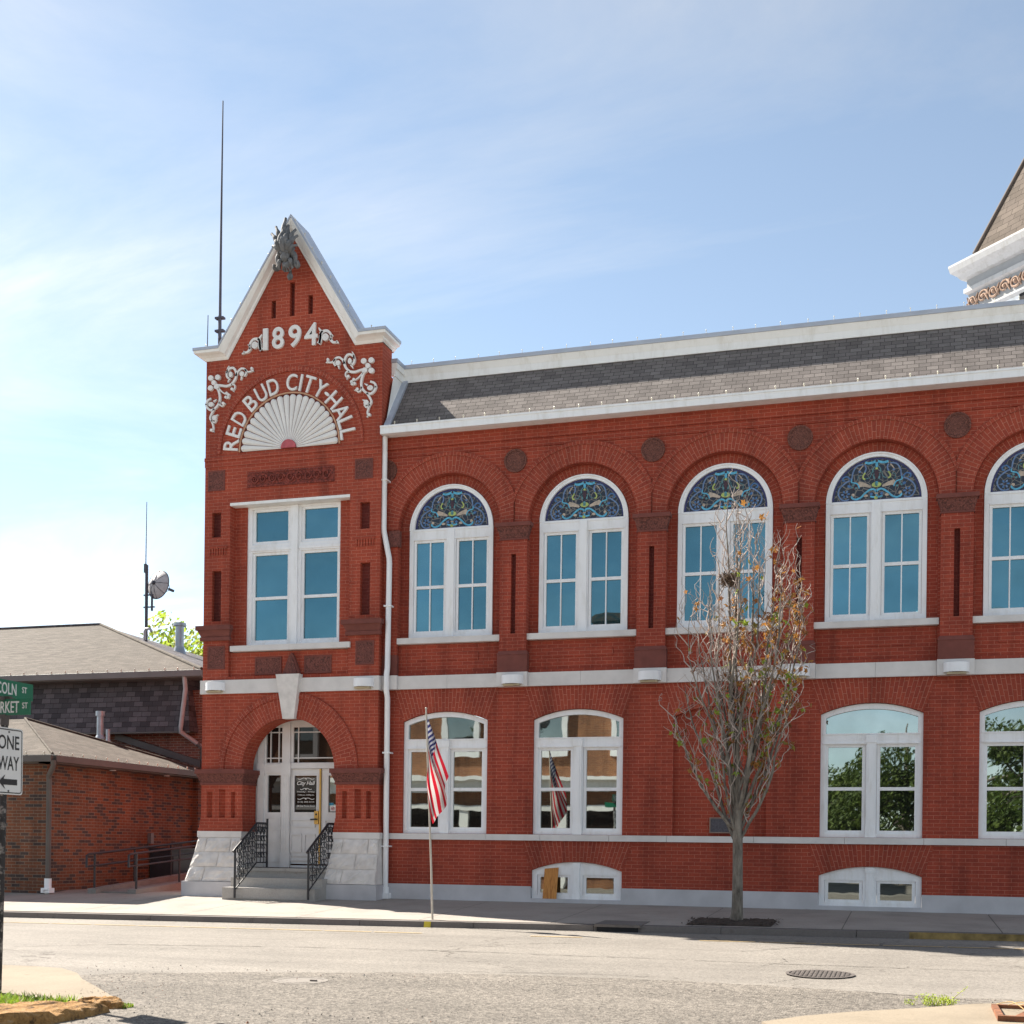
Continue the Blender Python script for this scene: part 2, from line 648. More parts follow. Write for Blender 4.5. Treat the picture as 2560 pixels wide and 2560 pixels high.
def asphalt(name, col, speck, rough_bump, grain, cracks=True):
    m, t, b = mat(name)
    n = noise(t, .55, 6, .6)
    r = ramp(t, [(.3, tuple(c * .86 for c in col)), (.7, tuple(c * 1.10 for c in col))])
    L(t, n, 'Fac', r, 0)
    # stretched wheel tracks along the street
    g = N(t, 'ShaderNodeNewGeometry')
    mp = N(t, 'ShaderNodeMapping')
    mp.inputs['Scale'].default_value = (.06, 1.3, 1)
    L(t, g, 'Position', mp, 0)
    ns = N(t, 'ShaderNodeTexNoise', Scale=1.0, Detail=4, Roughness=.6)
    L(t, mp, 0, ns, 'Vector')
    rs = ramp(t, [(.35, (.88,) * 3), (.65, (1.08,) * 3)])
    L(t, ns, 'Fac', rs, 0)
    x = mixc(t, (r, 0), (rs, 0), 1.0, 'MULTIPLY')
    v = N(t, 'ShaderNodeTexVoronoi', Scale=grain)
    L(t, g, 'Position', v, 'Vector')
    sv = N(t, 'ShaderNodeSeparateColor')
    L(t, v, 'Color', sv, 0)
    rv = ramp(t, [(.0, tuple([1 - speck] * 3)), (.5, (1, 1, 1)), (1, tuple([1 + speck] * 3))])
    L(t, sv, 0, rv, 0)
    x = mixc(t, (x, 2), (rv, 0), 1.0, 'MULTIPLY')
    if cracks:
        ve = N(t, 'ShaderNodeTexVoronoi', Scale=.17)
        ve.feature = 'DISTANCE_TO_EDGE'
        nz = noise(t, 1.4, 5, .6)
        add = N(t, 'ShaderNodeVectorMath', operation='ADD')
        sc = N(t, 'ShaderNodeVectorMath', operation='SCALE')
        L(t, nz, 'Color', sc, 0)
        sc.inputs['Scale'].default_value = 1.6
        L(t, g, 'Position', add, 0)
        L(t, sc, 0, add, 1)
        L(t, add, 0, ve, 'Vector')
        rc = ramp(t, [(.0, (.35, .33, .31)), (.0025, (.5, .48, .46)), (.006, (1, 1, 1))])
        L(t, ve, 'Distance', rc, 0)
        nm = noise(t, .35, 2)
        rm = ramp(t, [(.45, (0, 0, 0)), (.58, (.9, .9, .9))])
        L(t, nm, 'Fac', rm, 0)
        x = mixc(t, (x, 2), (mixc(t, (x, 2), (rc, 0), 1.0, 'MULTIPLY'), 2), (rm, 0))
    L(t, x, 2, b, 'Base Color')
    b.inputs['Roughness'].default_value = .88
    b.inputs['Specular IOR Level'].default_value = .3
    c = bump(t, b, (v, 'Distance'), rough_bump, .012)
    nb = noise(t, 9, 4, .6)
    bump(t, b, (nb, 'Fac'), .12, .03, c)
    return m


MAT['sidewalk'] = concrete('sidewalk_concrete', (.33, .295, .262))
MAT['kerb'] = concrete('kerb_concrete', (.17, .15, .14))
MAT['apron'] = concrete('apron_concrete', (.27, .225, .17))
MAT['road'] = asphalt('worn_asphalt', (.212, .192, .170), .25, .25, 55)
MAT['rough'] = asphalt('rough_asphalt', (.165, .146, .126), .55, .7, 42, False)
MAT['joint'] = plain('joint_dark', (.10, .09, .085), .9, .1)  # dark tone of the sawn sidewalk joints
MAT['yellow'] = plain('yellow_kerb_paint', (.55, .42, .03), .6, .25, 9)
MAT['oldyellow'] = plain('worn_yellow_paint', (.20, .135, .045), .85, .6, 5)
MAT['yellowline'] = plain('faded_yellow_line', (.42, .31, .16), .8, .2, 12)
MAT['earth'] = plain('bare_ground', (.24, .22, .19), .95, .2, .3)


def sheet(mb, xs, ys, dz=0.0, m=0, zf=ground_z):
    for i in range(len(xs) - 1):
        for j in range(len(ys) - 1):
            q = [(xs[i], ys[j]), (xs[i + 1], ys[j]), (xs[i + 1], ys[j + 1]), (xs[i], ys[j + 1])]
            mb.face([(x, y, zf(x, y) + dz) for x, y in q], m)


def lin(a, b, n):
    return [a + (b - a) * i / n for i in range(n + 1)]


mb = MB()
mb.face([(-900, -900, -.62), (900, -900, -.62), (900, 900, -.62), (-900, 900, -.62)])
build('ground', mb, MAT['earth'], kind='structure')

mb = MB()
xs = [-90, -60, -40] + lin(-20, 20, 20) + [40, 60, 90]
sheet(mb, xs, [-70, -40] + lin(-24, -12, 6) + lin(-10.5, -4.101, 6))
build('road', mb, MAT['road'], kind='structure')

# side street of rougher asphalt, its edge wavering
random.seed(4)
edge = [(-3.5, -13.9), (-.6, -12.0), (.4, -11.24), (1.67, -10.7), (3.0, -10.25), (4.46, -9.95), (6.18, -9.85), (7.65, -10.03), (8.85, -10.25), (10.2, -10.3), (13, -11.2)]
pts = []
for i in range(len(edge) - 1):
    for k in range(8):
        t = k / 8
        pts.append((edge[i][0] + (edge[i + 1][0] - edge[i][0]) * t, edge[i][1] + (edge[i + 1][1] - edge[i][1]) * t + random.uniform(-.05, .05)))
pts.append(edge[-1])
mb = MB()
for i in range(len(pts) - 1):
    a, b = pts[i], pts[i + 1]
    for j in range(8):
        ta, tb = j / 8, (j + 1) / 8
        q = [(a[0], a[1] + (-40 - a[1]) * tb), (b[0], b[1] + (-40 - b[1]) * tb), (b[0], b[1] + (-40 - b[1]) * ta), (a[0], a[1] + (-40 - a[1]) * ta)]
        mb.face([(x, y, ground_z(x, y) + .006) for x, y in q])
build('side_street', mb, MAT['rough'], kind='structure')

# sidewalk of big concrete flags with sawn joints, tree pit left open
mb = MB()
JX = [-20.2 + 2.26 * i for i in range(22)]     # ... 1.0, 3.29, 5.6, 7.84, 10.07
JX = [1.0 + 2.26 * (i - 12) for i in range(26)]
ys = [-3.92, -2.7, -1.4, -.15, 6]
for i in range(len(JX) - 1):
    a, b = JX[i] + .006, JX[i + 1] - .006
    for j in range(len(ys) - 1):
        q = [(a, ys[j]), (b, ys[j]), (b, ys[j + 1]), (a, ys[j + 1])]
        mb.face([(x, y, ground_z(x, y)) for x, y in q])
sheet(mb, JX, [-3.92, -.15, 6], -.012, 1)
build('sidewalk', mb, [MAT['sidewalk'], MAT['joint']], kind='structure')

mb = MB()
kx = lin(-28, 28, 28)
for i in range(len(kx) - 1):
    a, b = kx[i] + .004, kx[i + 1] - .004
    for (x0, x1) in ((a, b),):
        za, zb = zk(x0) - .004, zk(x1) - .004
        mb.hexa([(x0, -4.11, za - .3), (x1, -4.11, zb - .3), (x1, -3.92, zb - .3), (x0, -3.92, za - .3)],
                [(x0, -4.08, za), (x1, -4.08, zb), (x1, -3.92, zb + .006), (x0, -3.92, za + .006)])
build('kerb', mb, MAT['kerb'], kind='structure')
mb = MB()
mb.face([(1.15, -4.116, zk(1.1) - .12), (1.27, -4.116, zk(1.2) - .12), (1.27, -4.086, zk(1.2) - .002), (1.15, -4.086, zk(1.1) - .002)])
for i in range(12):
    a = 8.75 + i * .35
    mb.face([(a, -4.116, zk(a) - .12), (a + .35, -4.116, zk(a) - .12), (a + .35, -4.086, zk(a + .35) - .002), (a, -4.086, zk(a) - .002)], 1)
build('kerb_paint', mb, [MAT['yellow'], MAT['oldyellow']], kind='structure')
mb = MB()
for i in range(30):
    a = -12 + i * .85
    if 0 <= a < 6.2 and i % 3:
        continue
    mb.face([(a, -5.26, ground_z(a, -5.26) + .006), (a + .8, -5.26, ground_z(a + .8, -5.26) + .006), (a + .8, -5.18, ground_z(a + .8, -5.18) + .006), (a, -5.18, ground_z(a, -5.18) + .006)])
build('road_line', mb, MAT['yellowline'], kind='structure')

# cracks and tar seams in the asphalt
mb = MB()
rc_ = random.Random(17)
for P, w in (([(6.6, -6.6), (7.2, -5.9), (7.9, -5.5), (8.3, -5.3)], .02), ([(7.0, -8.3), (7.3, -7.6), (7.2, -7.2)], .015), ([(2.6, -7.2), (3.4, -6.5), (4.2, -6.1)], .014), ([(-3.5, -9.5), (-1.8, -8.3), (.4, -7.9), (2.6, -7.7), (4.6, -7.75), (6.2, -7.8)], .018), ([(6.2, -7.85), (8.0, -7.9), (10.4, -7.9)], .014),
             ([(9.0, -6.4), (10.6, -6.2)], .012), ([(.2, -5.6), (.9, -5.3)], .012), ([(7.55, -9.3), (7.3, -9.75)], .014), ([(3.6, -9.9), (5.2, -9.6), (6.4, -9.65)], .014), ([(8.2, -10.1), (9.2, -10.45), (10.3, -10.5)], .03)):
    D_ = []
    for i in range(len(P) - 1):
        for k in range(14):
            f = k / 14
            D_.append((P[i][0] + (P[i + 1][0] - P[i][0]) * f + rc_.uniform(-.025, .025), P[i][1] + (P[i + 1][1] - P[i][1]) * f + rc_.uniform(-.03, .03)))
    for p, q in zip(D_, D_[1:]):
        ww = w * rc_.uniform(.2, 1.0)
        mb.face([(p[0], p[1] - ww, ground_z(*p) + .0075), (q[0], q[1] - ww, ground_z(*q) + .0075), (q[0], q[1] + ww, ground_z(*q) + .0075), (p[0], p[1] + ww, ground_z(*p) + .0075)])
build('road_cracks', mb, plain('crack_dark', (.075, .066, .058), .95, .3, 9), kind='structure')

# ================================================================ city hall
B = 2.69
hall = thing('city_hall', 'red brick city hall with gabled tower front, arched windows and grey shingle mansard', 'building', (-3.29, -.35, .13))
CX0, CX1 = -1.32, 15.5


def segarch(cx, hw, zb, zs, rise, n=14):
    rr = (hw * hw + rise * rise) / (2 * rise)
    a = math.asin(hw / rr)
    p = [(cx - hw, zb), (cx + hw, zb)]
    for i in range(n + 1):
        t = a - 2 * a * i / n
        p.append((cx + rr * math.sin(t), zs + rise - rr + rr * math.cos(t)))
    return p


def semi(cx, hw, zb, zs, n=32):
    p = [(cx - hw, zb), (cx + hw, zb)]
    for i in range(n + 1):
        t = PI * i / n
        p.append((cx + hw * math.cos(t), zs + hw * math.sin(t)))
    return p


def rect(x0, x1, z0, z1):
    return [(x0, z0), (x1, z0), (x1, z1), (x0, z1)]


KU = range(0, 6)
KL = [0, 1, 3, 4, 5]
KB = [1, 3, 5]
UO = .03      # upper windows sit a hand to the right of the lower ones
BAYC = 1.40   # pilaster centre line

# --- lower wall
mb = MB()
outer = [(CX0, .40)]
for k in KB:
    outer += [(k * B - .885, .40)] + [p for p in reversed(segarch(k * B, .885, .0, .74, .17)[2:])][0:] + [(k * B + .885, .40)]
outer += [(CX1, .40), (CX1, 4.30), (CX0, 4.30)]
holes = [segarch(k * B, .88, 1.43, 3.64, .19) for k in KL]
holes.append(segarch(2 * B, .86, 1.43, 3.64, .19))
mb.prism(outer, holes, -.10, .30)
mb.box(2 * B - 1, 2 * B + 1, .0, .29, 1.4, 3.95)
build('wall', mb, MAT['brick'], hall, (0, 0, 0))

# --- flat arches over the lower and basement windows: bricks fanned upright
def jack(cx, hw, zs, rise, ztop, spread):
    mb = MB()
    n = 30
    rr = (hw * hw + rise * rise) / (2 * rise)
    a = math.asin(hw / rr)
    for i in range(n):
        t0, t1 = -1 + 2 * i / n, -1 + 2 * (i + 1) / n
        def lo(t):
            s = a * t
            return cx + rr * math.sin(s), zs + rise - rr + rr * math.cos(s)
        p, q = lo(t0), lo(t1)
        P, Q = (cx + (hw + spread) * t0, ztop), (cx + (hw + spread) * t1, ztop)
        w = hw * 1.12
        mb.face([(p[0], -.108, p[1]), (q[0], -.108, q[1]), (Q[0], -.108, Q[1]), (P[0], -.108, P[1])], 0,
                [(p[1], t0 * w), (q[1], t1 * w), (Q[1], t1 * w), (P[1], t0 * w)])
    build('flat_arch', mb, MAT['arch_brick'], hall, (cx, -.1, zs))


for k in range(6):
    jack(k * B, .88, 3.64, .19, 4.279, .22)
for k in KB:
    jack(k * B, .885, .745, .172, 1.305, .21)
# --- stone: base course, sill course, belt course
mb = MB()
xa = CX0
for k in KB:
    mb.box(xa, k * B - .885, -.17, .2, -.3, .43)
    mb.box(k * B - .885, k * B + .885, -.17, .2, -.3, .20)
    xa = k * B + .885
mb.box(xa, CX1, -.17, .2, -.3, .43)
build('base_course', mb, MAT['graystone'], hall, (0, 0, 0))
mb = MB()
x = CX0
random.seed(2)
while x < CX1:
    w = random.choice([1.1, 1.35, 1.6])
    mb.box(x + .003, min(x + w, CX1) - .003, -.16, -.05, 1.31, 1.425)
    x += w
build('sill_course', mb, MAT['lime'], hall, (0, 0, 0))
mb = MB()
for k in range(-1, 6):
    pc = BAYC + k * B
    mb.box(max(pc - .31, CX0), pc + .31, -.24, 0, 4.27, 4.545)
    mb.box(pc + .314, pc + B / 2 - .002, -.17, 0, 4.275, 4.535)
    mb.box(pc + B / 2 + .002, min(pc + B - .314, CX1), -.17, 0, 4.275, 4.535)
build('belt_course', mb, MAT['lime'], hall, (0, 0, 0))

# --- upper wall, arches, pilasters
mb = MB()
holes = [semi(k * B + UO, 1.06, 4.60, 7.45) for k in KU]
mb.prism(rect(CX0, CX1, 4.53, 9.05), holes, -.10, .06)
mb.box(CX0, CX1, -.125, .06, 8.89, 8.905)
mb.box(CX0, CX1, -.14, .06, 9.05, 9.30)
holes = [semi(k * B + UO, .875, 5.30, 7.45) for k in KU]
mb.prism(rect(CX0, CX1, 4.53, 9.30), holes, .065, .35)
for k in KU:
    c = k * B + UO
    mb.box(c - 1.056, c + 1.056, -.03, .06, 4.61, 5.17)
    mb.box(c - .62, c + .62, -.045, -.03, 4.84, 4.99)
build('upper_wall', mb, MAT['brick'], hall, (0, 0, 0))

for k in KU:
    c = k * B + UO
    mb = MB()
    mb.ring(c, 7.45, 1.062, 1.40, -.118, -.05, 0, PI, 56, 1.342)
    mb.ring(c, 7.45, 1.40, 1.465, -.14, -.05, 0, PI, 56, 1.344)
    mb.ring(c, 7.45, .877, 1.056, .052, .08, 0, PI, 56)
    build('arch', mb, MAT['arch_brick'], hall, (c, -.1, 7.45))

# one pilaster with capital and plinth, then copies
mb = MB()
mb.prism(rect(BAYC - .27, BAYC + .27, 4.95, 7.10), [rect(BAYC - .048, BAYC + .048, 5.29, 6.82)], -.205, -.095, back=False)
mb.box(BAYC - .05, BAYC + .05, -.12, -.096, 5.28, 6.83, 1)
pil = build('pilaster', mb, [MAT['brick'], MAT['dark_shaded_brick']], hall, (BAYC, -.1, 4.53))
mb = MB()
a = [(-.28, 7.09), (.28, 7.09), (.28, 7.12), (-.28, 7.12)]
mb.box(BAYC - .29, BAYC + .29, -.225, -.09, 7.09, 7.12, 1)
mb.hexa([(BAYC - .27, -.21, 7.12), (BAYC + .27, -.21, 7.12), (BAYC + .27, -.09, 7.12), (BAYC - .27, -.09, 7.12)],
        [(BAYC - .33, -.27, 7.34), (BAYC + .33, -.27, 7.34), (BAYC + .33, -.09, 7.34), (BAYC - .33, -.09, 7.34)])
mb.box(BAYC - .355, BAYC + .355, -.30, -.09, 7.34, 7.415, 1)
build('capital', mb, [MAT['terracotta'], MAT['terracotta_plain']], pil, (BAYC, -.1, 7.09))
mb = MB()
mb.box(BAYC - .30, BAYC + .30, -.235, -.09, 4.545, 4.88)
mb.hexa([(BAYC - .31, -.245, 4.88), (BAYC + .31, -.245, 4.88), (BAYC + .31, -.09, 4.88), (BAYC - .31, -.09, 4.88)],
        [(BAYC - .28, -.215, 4.955), (BAYC + .28, -.215, 4.955), (BAYC + .28, -.09, 4.955), (BAYC - .28, -.09, 4.955)])
build('plinth', mb, MAT['terracotta_plain'], pil, (BAYC, -.1, 4.545))
for k in range(1, 5):
    copy_tree(pil, hall, (B * k, 0, 0))
# the end pilaster, half of it lost behind the tower
mb = MB()
mb.box(-1.318, -1.02, -.165, -.095, 4.955, 7.10)
mb.box(-1.205, -.97, -.20, -.095, 7.10, 7.415, 1)
mb.box(-1.318, -1.00, -.185, -.095, 4.545, 4.955, 2)
build('pilaster', mb, [MAT['brick'], MAT['terracotta'], MAT['terracotta_plain']], hall, (-1.2, -.1, 4.53))

mb = MB()
mb.disc(1.385, 8.64, .222, -.122, -.09, 32)
mb.ring(1.385, 8.64, .19, .225, -.135, -.1, 0, 2 * PI, 32)
med = build('medallion', mb, MAT['medallion'], hall, (1.385, -.1, 8.64))
for k in (-1, 1, 2, 3, 4):
    copy_tree(med, hall, (B * k, 0, 0))


# --- windows
def frame_bar(mb, x0, x1, z0, z1, y0, y1, m=0):
    mb.box(x0, x1, y0, y1, z0, z1, m)


def glazing(parent, loop, y, mt, origin, name='pane'):
    mb = MB()
    mb.prism(loop, (), y, y + .012, back=False)
    return build(name, mb, mt, parent, origin)


def lower_window(cx):
    o = (cx, 0, 1.43)
    mb = MB()
    out = segarch(cx, .878, 1.427, 3.632, .19)
    tr = segarch(cx, .79, 3.29, 3.575, .15)
    mb.prism(out, [tr, rect(cx - .80, cx - .095, 1.50, 3.10), rect(cx + .095, cx + .80, 1.50, 3.10)], -.045, .06)
    mb.box(cx - .84, cx + .84, -.06, -.045, 3.27, 3.29)
    mb.box(cx - .84, cx + .84, -.062, -.045, 3.10, 3.125)
    mb.box(cx - .075, cx + .075, -.085, -.045, 1.62, 3.22)
    mb.box(cx - .04, cx + .04, -.095, -.085, 1.75, 3.05)
    mb.box(cx - .09, cx + .09, -.10, -.045, 1.43, 1.62)
    mb.box(cx - .09, cx + .09, -.10, -.045, 3.12, 3.26)
    w = build('window', mb, MAT['white'], hall, o)
    mb = MB()
    for s in (-1, 1):
        a, b = sorted((s * .10, s * .80))
        mb.prism(rect(cx + a, cx + b, 1.50, 3.10), [rect(cx + a + .055, cx + b - .055, 1.555, 2.27), rect(cx + a + .055, cx + b - .055, 2.33, 3.045)], -.01, .05)
    build('sash', mb, MAT['white'], w, o)
    glazing(w, tr, .01, MAT['glass_low'], o)
    for s in (-1, 1):
        a, b = sorted((s * .12, s * .78))
        glazing(w, rect(cx + a, cx + b, 1.53, 3.08), .02, MAT['glass_low'], o)
    return w


w0 = lower_window(0)
for k in KL[1:]:
    copy_tree(w0, hall, (B * k, 0, 0))


def basement_window(cx):
    o = (cx, 0, .2)
    mb = MB()
    out = segarch(cx, .882, .20, .742, .168)
    mb.prism(out, [rect(cx - .78, cx - .12, .27, .66), rect(cx + .12, cx + .78, .27, .66)], -.055, .06)
    mb.box(cx - .06, cx + .06, -.09, -.055, .32, .80)
    mb.box(cx - .075, cx + .075, -.10, -.055, .20, .32)
    mb.box(cx - .075, cx + .075, -.10, -.055, .80, .895)
    w = build('basement_window', mb, MAT['white'], hall, o)
    mb = MB()
    for s in (-1, 1):
        a, b = sorted((s * .125, s * .775))
        mb.prism(rect(cx + a, cx + b, .27, .66), [rect(cx + a + .055, cx + b - .055, .315, .615)], -.03, .05)
    build('sash', mb, MAT['white'], w, o)
    for s in (-1, 1):
        a, b = sorted((s * .13, s * .77))
        glazing(w, rect(cx + a, cx + b, .3, .63), .0, MAT['glass_low'], o)
    return w


bw = basement_window(B)
for k in KB[1:]:
    copy_tree(bw, hall, (B * (k - 1), 0, 0))


# stained glass colours and motif
def leaded(name, col, rough=.25):
    m, t, b = mat(name)
    n = noise(t, 14, 3, .6)
    r = ramp(t, [(.3, tuple(c * .7 for c in col)), (.7, tuple(min(1, c * 1.2) for c in col))])
    L(t, n, 'Fac', r, 0)
    L(t, r, 0, b, 'Base Color')
    b.inputs['Roughness'].default_value = rough
    return m


def lead_ground():
    m, t, b = mat('leaded_dark_glass')
    v = N(t, 'ShaderNodeTexVoronoi', Scale=9.5)
    v.feature = 'DISTANCE_TO_EDGE'
    g = N(t, 'ShaderNodeNewGeometry')
    L(t, g, 'Position', v, 'Vector')
    r = ramp(t, [(.0, (.19, .17, .14)), (.035, (.16, .145, .13)), (.06, (.010, .016, .032))])
    L(t, v, 'Distance', r, 0)
    L(t, r, 0, b, 'Base Color')
    b.inputs['Roughness'].default_value = .3
    return m


SG = [lead_ground(), leaded('navy_glass', (.03, .028, .13)), leaded('slate_blue_glass', (.13, .21, .38)), leaded('cyan_glass', (.10, .42, .62)),
      leaded('cream_glass', (.50, .40, .31)), leaded('lime_glass', (.42, .50, .13)), leaded('teal_glass', (.10, .24, .27)), leaded('dark_red_glass', (.05, .012, .02)), leaded('blue_glass', (.06, .16, .36))]


def stained(parent, cx, zb, hw, y, o):
    mb = MB()
    loop = semi(cx, hw, zb, zb)[0:2] + semi(cx, hw, zb, zb)[3:-1]
    mb.prism(loop, (), y, y + .012, 0, back=False)
    mb.ring(cx, zb, hw - .035, hw, y - .004, y, 0, PI, 40, None, 1)
    mb.box(cx - hw, cx + hw, y - .004, y, zb, zb + .025, 1)

    def C(px, pz):
        nx = (px - 900) / 735
        return nx * hw, zb + ((985 - pz) + (px - 900) * -.068) / 760 * hw

    def both(fn):
        fn(1)
        fn(-1)

    def rib(pts, w, m, d=.0):
        P = smooth_path([C(*p) for p in pts], 5)
        both(lambda s: mb.ribbon([(cx + s * x, z) for x, z in P], w, y - .006 - d, y - .001, m))

    def blob(pts, m, d=.0):
        P = [C(*p) for p in pts]
        def f(s):
            q = [(cx + s * x, z) for x, z in P]
            mb.prism(q if s > 0 else q[::-1], (), y - .005 - d, y - .001, m, back=False)
        both(f)

    def dot(p, r, m, sx=1, sz=1, rot=0, d=.002):
        x, z = C(*p)
        both(lambda s: mb.disc(cx + s * x, z, r, y - .006 - d, y - .001, 14, m, sx, sz, rot * s))

    rib([(1100, 470), (1075, 400), (1100, 335), (1170, 322), (1240, 350), (1290, 440), (1315, 560), (1400, 600), (1500, 680), (1532, 780), (1490, 880), (1420, 920), (1350, 905)], .026, 2)
    rib([(1325, 570), (1385, 500), (1450, 515), (1455, 560), (1420, 570)], .026, 8)
    rib([(1310, 560), (1310, 610), (1230, 640), (1195, 690), (1185, 735)], .022, 3, .001)
    rib([(900, 850), (925, 795), (990, 778), (1075, 825), (1150, 895), (1235, 925), (1300, 890), (1305, 850)], .032, 3, .002)
    blob([(990, 715), (1080, 655), (1180, 612), (1205, 640), (1190, 715), (1130, 710), (1060, 730), (1000, 745)], 4)
    rib([(905, 285), (960, 305), (1030, 312), (1090, 290)], .042, 3, .001)
    rib([(1090, 470), (1125, 530), (1115, 575), (1085, 580)], .024, 5, .002)
    rib([(930, 380), (965, 430), (960, 470), (1000, 490)], .02, 6)
    rib([(915, 560), (945, 520), (940, 600)], .03, 6)
    rib([(970, 450), (1010, 560), (1070, 580)], .012, 6)
    rib([(1090, 310), (1150, 370), (1200, 440)], .018, 4)
    rib([(1150, 500), (1205, 520), (1200, 600)], .010, 6)
    rib([(905, 925), (960, 915), (1000, 900)], .028, 3)
    for a in range(6):
        t = a * PI / 3
        dot((1410 + 50 * math.cos(t), 810 + 50 * math.sin(t)), .022, 8 if a % 2 else 2, 1.2, .75, -t)
    dot((1410, 810), .014, 7)
    for a in range(5):
        t = a * 2 * PI / 5
        dot((1270 + 40 * math.cos(t), 700 + 40 * math.sin(t)), .02, 7 if a % 2 else 6)
    dot((1285, 840), .028, 4)
    dot((1075, 880), .03, 4, 1.3, .8)
    dot((985, 860), .026, 8)
    dot((1180, 440), .022, 2)
    dot((1350, 680), .03, 8, 1.2, .8, .5)
    for p, r, m, a, b_ in (((900, 705), .085, 5, 1, .55), ((900, 690), .038, 3, .8, 1.2), ((893, 935), .032, 5, 1, 1), ((900, 350), .035, 3, .7, 1.5), ((900, 520), .05, 7, .7, 1.6), ((900, 420), .024, 5, 1, .8), ((898, 860), .03, 4, 1, .5), ((902, 895), .02, 3, .8, 1.8), ((900, 290), .022, 7, 1, 1)):
        x, z = C(*p)
        mb.disc(cx + x, z, r, y - .009, y - .001, 14, m, a, b_)
    return build('stained_glass', mb, SG, parent, o)


def upper_window(cx):
    o = (cx, 0, 5.3)
    mb = MB()
    out = semi(cx, .872, 5.315, 7.45)
    lun = semi(cx, .775, 7.47, 7.47)
    lun = lun[0:2] + lun[3:-1]
    mb.prism(out, [lun, rect(cx - .79, cx - .10, 5.40, 7.25), rect(cx + .10, cx + .79, 5.40, 7.25)], .03, .13)
    mb.ring(cx, 7.45, .845, .872, .012, .03, 0, PI, 40)
    mb.box(cx - .79, cx + .79, .018, .03, 7.425, 7.455)
    mb.box(cx - .79, cx + .79, .022, .03, 7.25, 7.275)
    mb.box(cx - .075, cx + .075, .0, .03, 5.50, 7.43)
    mb.box(cx - .085, cx + .085, -.008, .03, 5.316, 5.50)
    w = build('arched_window', mb, MAT['white'], hall, o)
    mb = MB()
    for s in (-1, 1):
        a, b = sorted((s * .105, s * .785))
        gx0, gx1 = cx + a + .05, cx + b - .05
        gm = (gx0 + gx1) / 2
        mb.prism(rect(cx + a, cx + b, 5.40, 7.25), [rect(x0, x1, z0, z1) for x0, x1 in ((gx0, gm - .011), (gm + .011, gx1)) for z0, z1 in ((5.445, 6.285), (6.345, 7.20))], .06, .11)
    build('sash', mb, MAT['white'], w, o)
    stained(w, cx, 7.47, .772, .085, o)
    for s in (-1, 1):
        a, b = sorted((s * .12, s * .77))
        glazing(w, rect(cx + a, cx + b, 5.42, 7.23), .095, MAT['glass_up'], o)
    mb = MB()
    mb.box(cx - 1.085, cx + 1.085, -.16, .10, 5.172, 5.288)
    build('sill', mb, MAT['lime'], w, o)
    return w


u0 = upper_window(UO)
for k in list(KU)[1:]:
    copy_tree(u0, hall, (B * k, 0, 0))

# --- mansard roof, gutter, cornice
m, t, b = mat('slate_grey_shingles')
uv = N(t, 'ShaderNodeUVMap')


def shingle_mat(name, cols, w, h, mort=.01):
    m, t, b = mat(name)
    uv = N(t, 'ShaderNodeUVMap')
    br = N(t, 'ShaderNodeTexBrick')
    L(t, uv, 0, br, 'Vector')
    br.inputs['Scale'].default_value = 1
    br.inputs['Color1'].default_value = (0, 0, 0, 1)
    br.inputs['Color2'].default_value = (1, 1, 1, 1)
    br.inputs['Mortar'].default_value = (0, 0, 0, 1)
    br.inputs['Brick Width'].default_value = w
    br.inputs['Row Height'].default_value = h
    br.inputs['Mortar Size'].default_value = mort / 2
    br.offset = .37
    r = ramp(t, [(0, cols[0]), (.5, cols[1]), (1, cols[2])])
    L(t, br, 'Color', r, 0)
    n = noise(t, 3, 5)
    r2 = ramp(t, [(.3, (.85,) * 3), (.7, (1.12,) * 3)])
    L(t, n, 'Fac', r2, 0)
    x = mixc(t, (r, 0), (r2, 0), 1, 'MULTIPLY')
    r3 = ramp(t, [(0, (1, 1, 1)), (1, (.35, .33, .33))])
    L(t, br, 'Fac', r3, 0)
    x = mixc(t, (x, 2), (r3, 0), 1, 'MULTIPLY')
    n3 = noise(t, 90, 2)
    r4 = ramp(t, [(.3, (.8,) * 3), (.7, (1.15,) * 3)])
    L(t, n3, 'Fac', r4, 0)
    x = mixc(t, (x, 2), (r4, 0), 1, 'MULTIPLY')
    L(t, x, 2, b, 'Base Color')
    b.inputs['Roughness'].default_value = .9
    b.inputs['Specular IOR Level'].default_value = .2
    # each course is thicker at its lower edge
    sp = N(t, 'ShaderNodeSeparateXYZ')
    L(t, uv, 0, sp, 0)
    dv = N(t, 'ShaderNodeMath', operation='DIVIDE')
    L(t, sp, 'Y', dv, 0)
    dv.inputs[1].default_value = h
    fr = N(t, 'ShaderNodeMath', operation='FRACT')
    L(t, dv, 0, fr, 0)
    sb = N(t, 'ShaderNodeMath', operation='SUBTRACT')
    sb.inputs[0].default_value = 1
    L(t, fr, 0, sb, 1)
    ad = N(t, 'ShaderNodeMath', operation='MULTIPLY_ADD')
    L(t, br, 'Color', ad, 0)
    ad.inputs[1].default_value = .6
    L(t, sb, 0, ad, 2)
    bump(t, b, (ad, 0), .8, .012)
    return m


bpy.data.materials.remove(m)
MAT['shingle'] = shingle_mat('grey_shingles', ((.145, .126, .118), (.178, .155, .145), (.212, .186, .173)), .20, .115)
MAT['tan_shingle'] = shingle_mat('tan_brown_shingles', ((.078, .064, .052), (.102, .085, .070), (.125, .105, .088)), .3, .145, .008)
MAT['dark_shaded_shingle'] = shingle_mat('dark_shaded_grey_shingles', ((.060, .054, .06), (.10, .092, .10), (.145, .13, .14)), .28, .14)

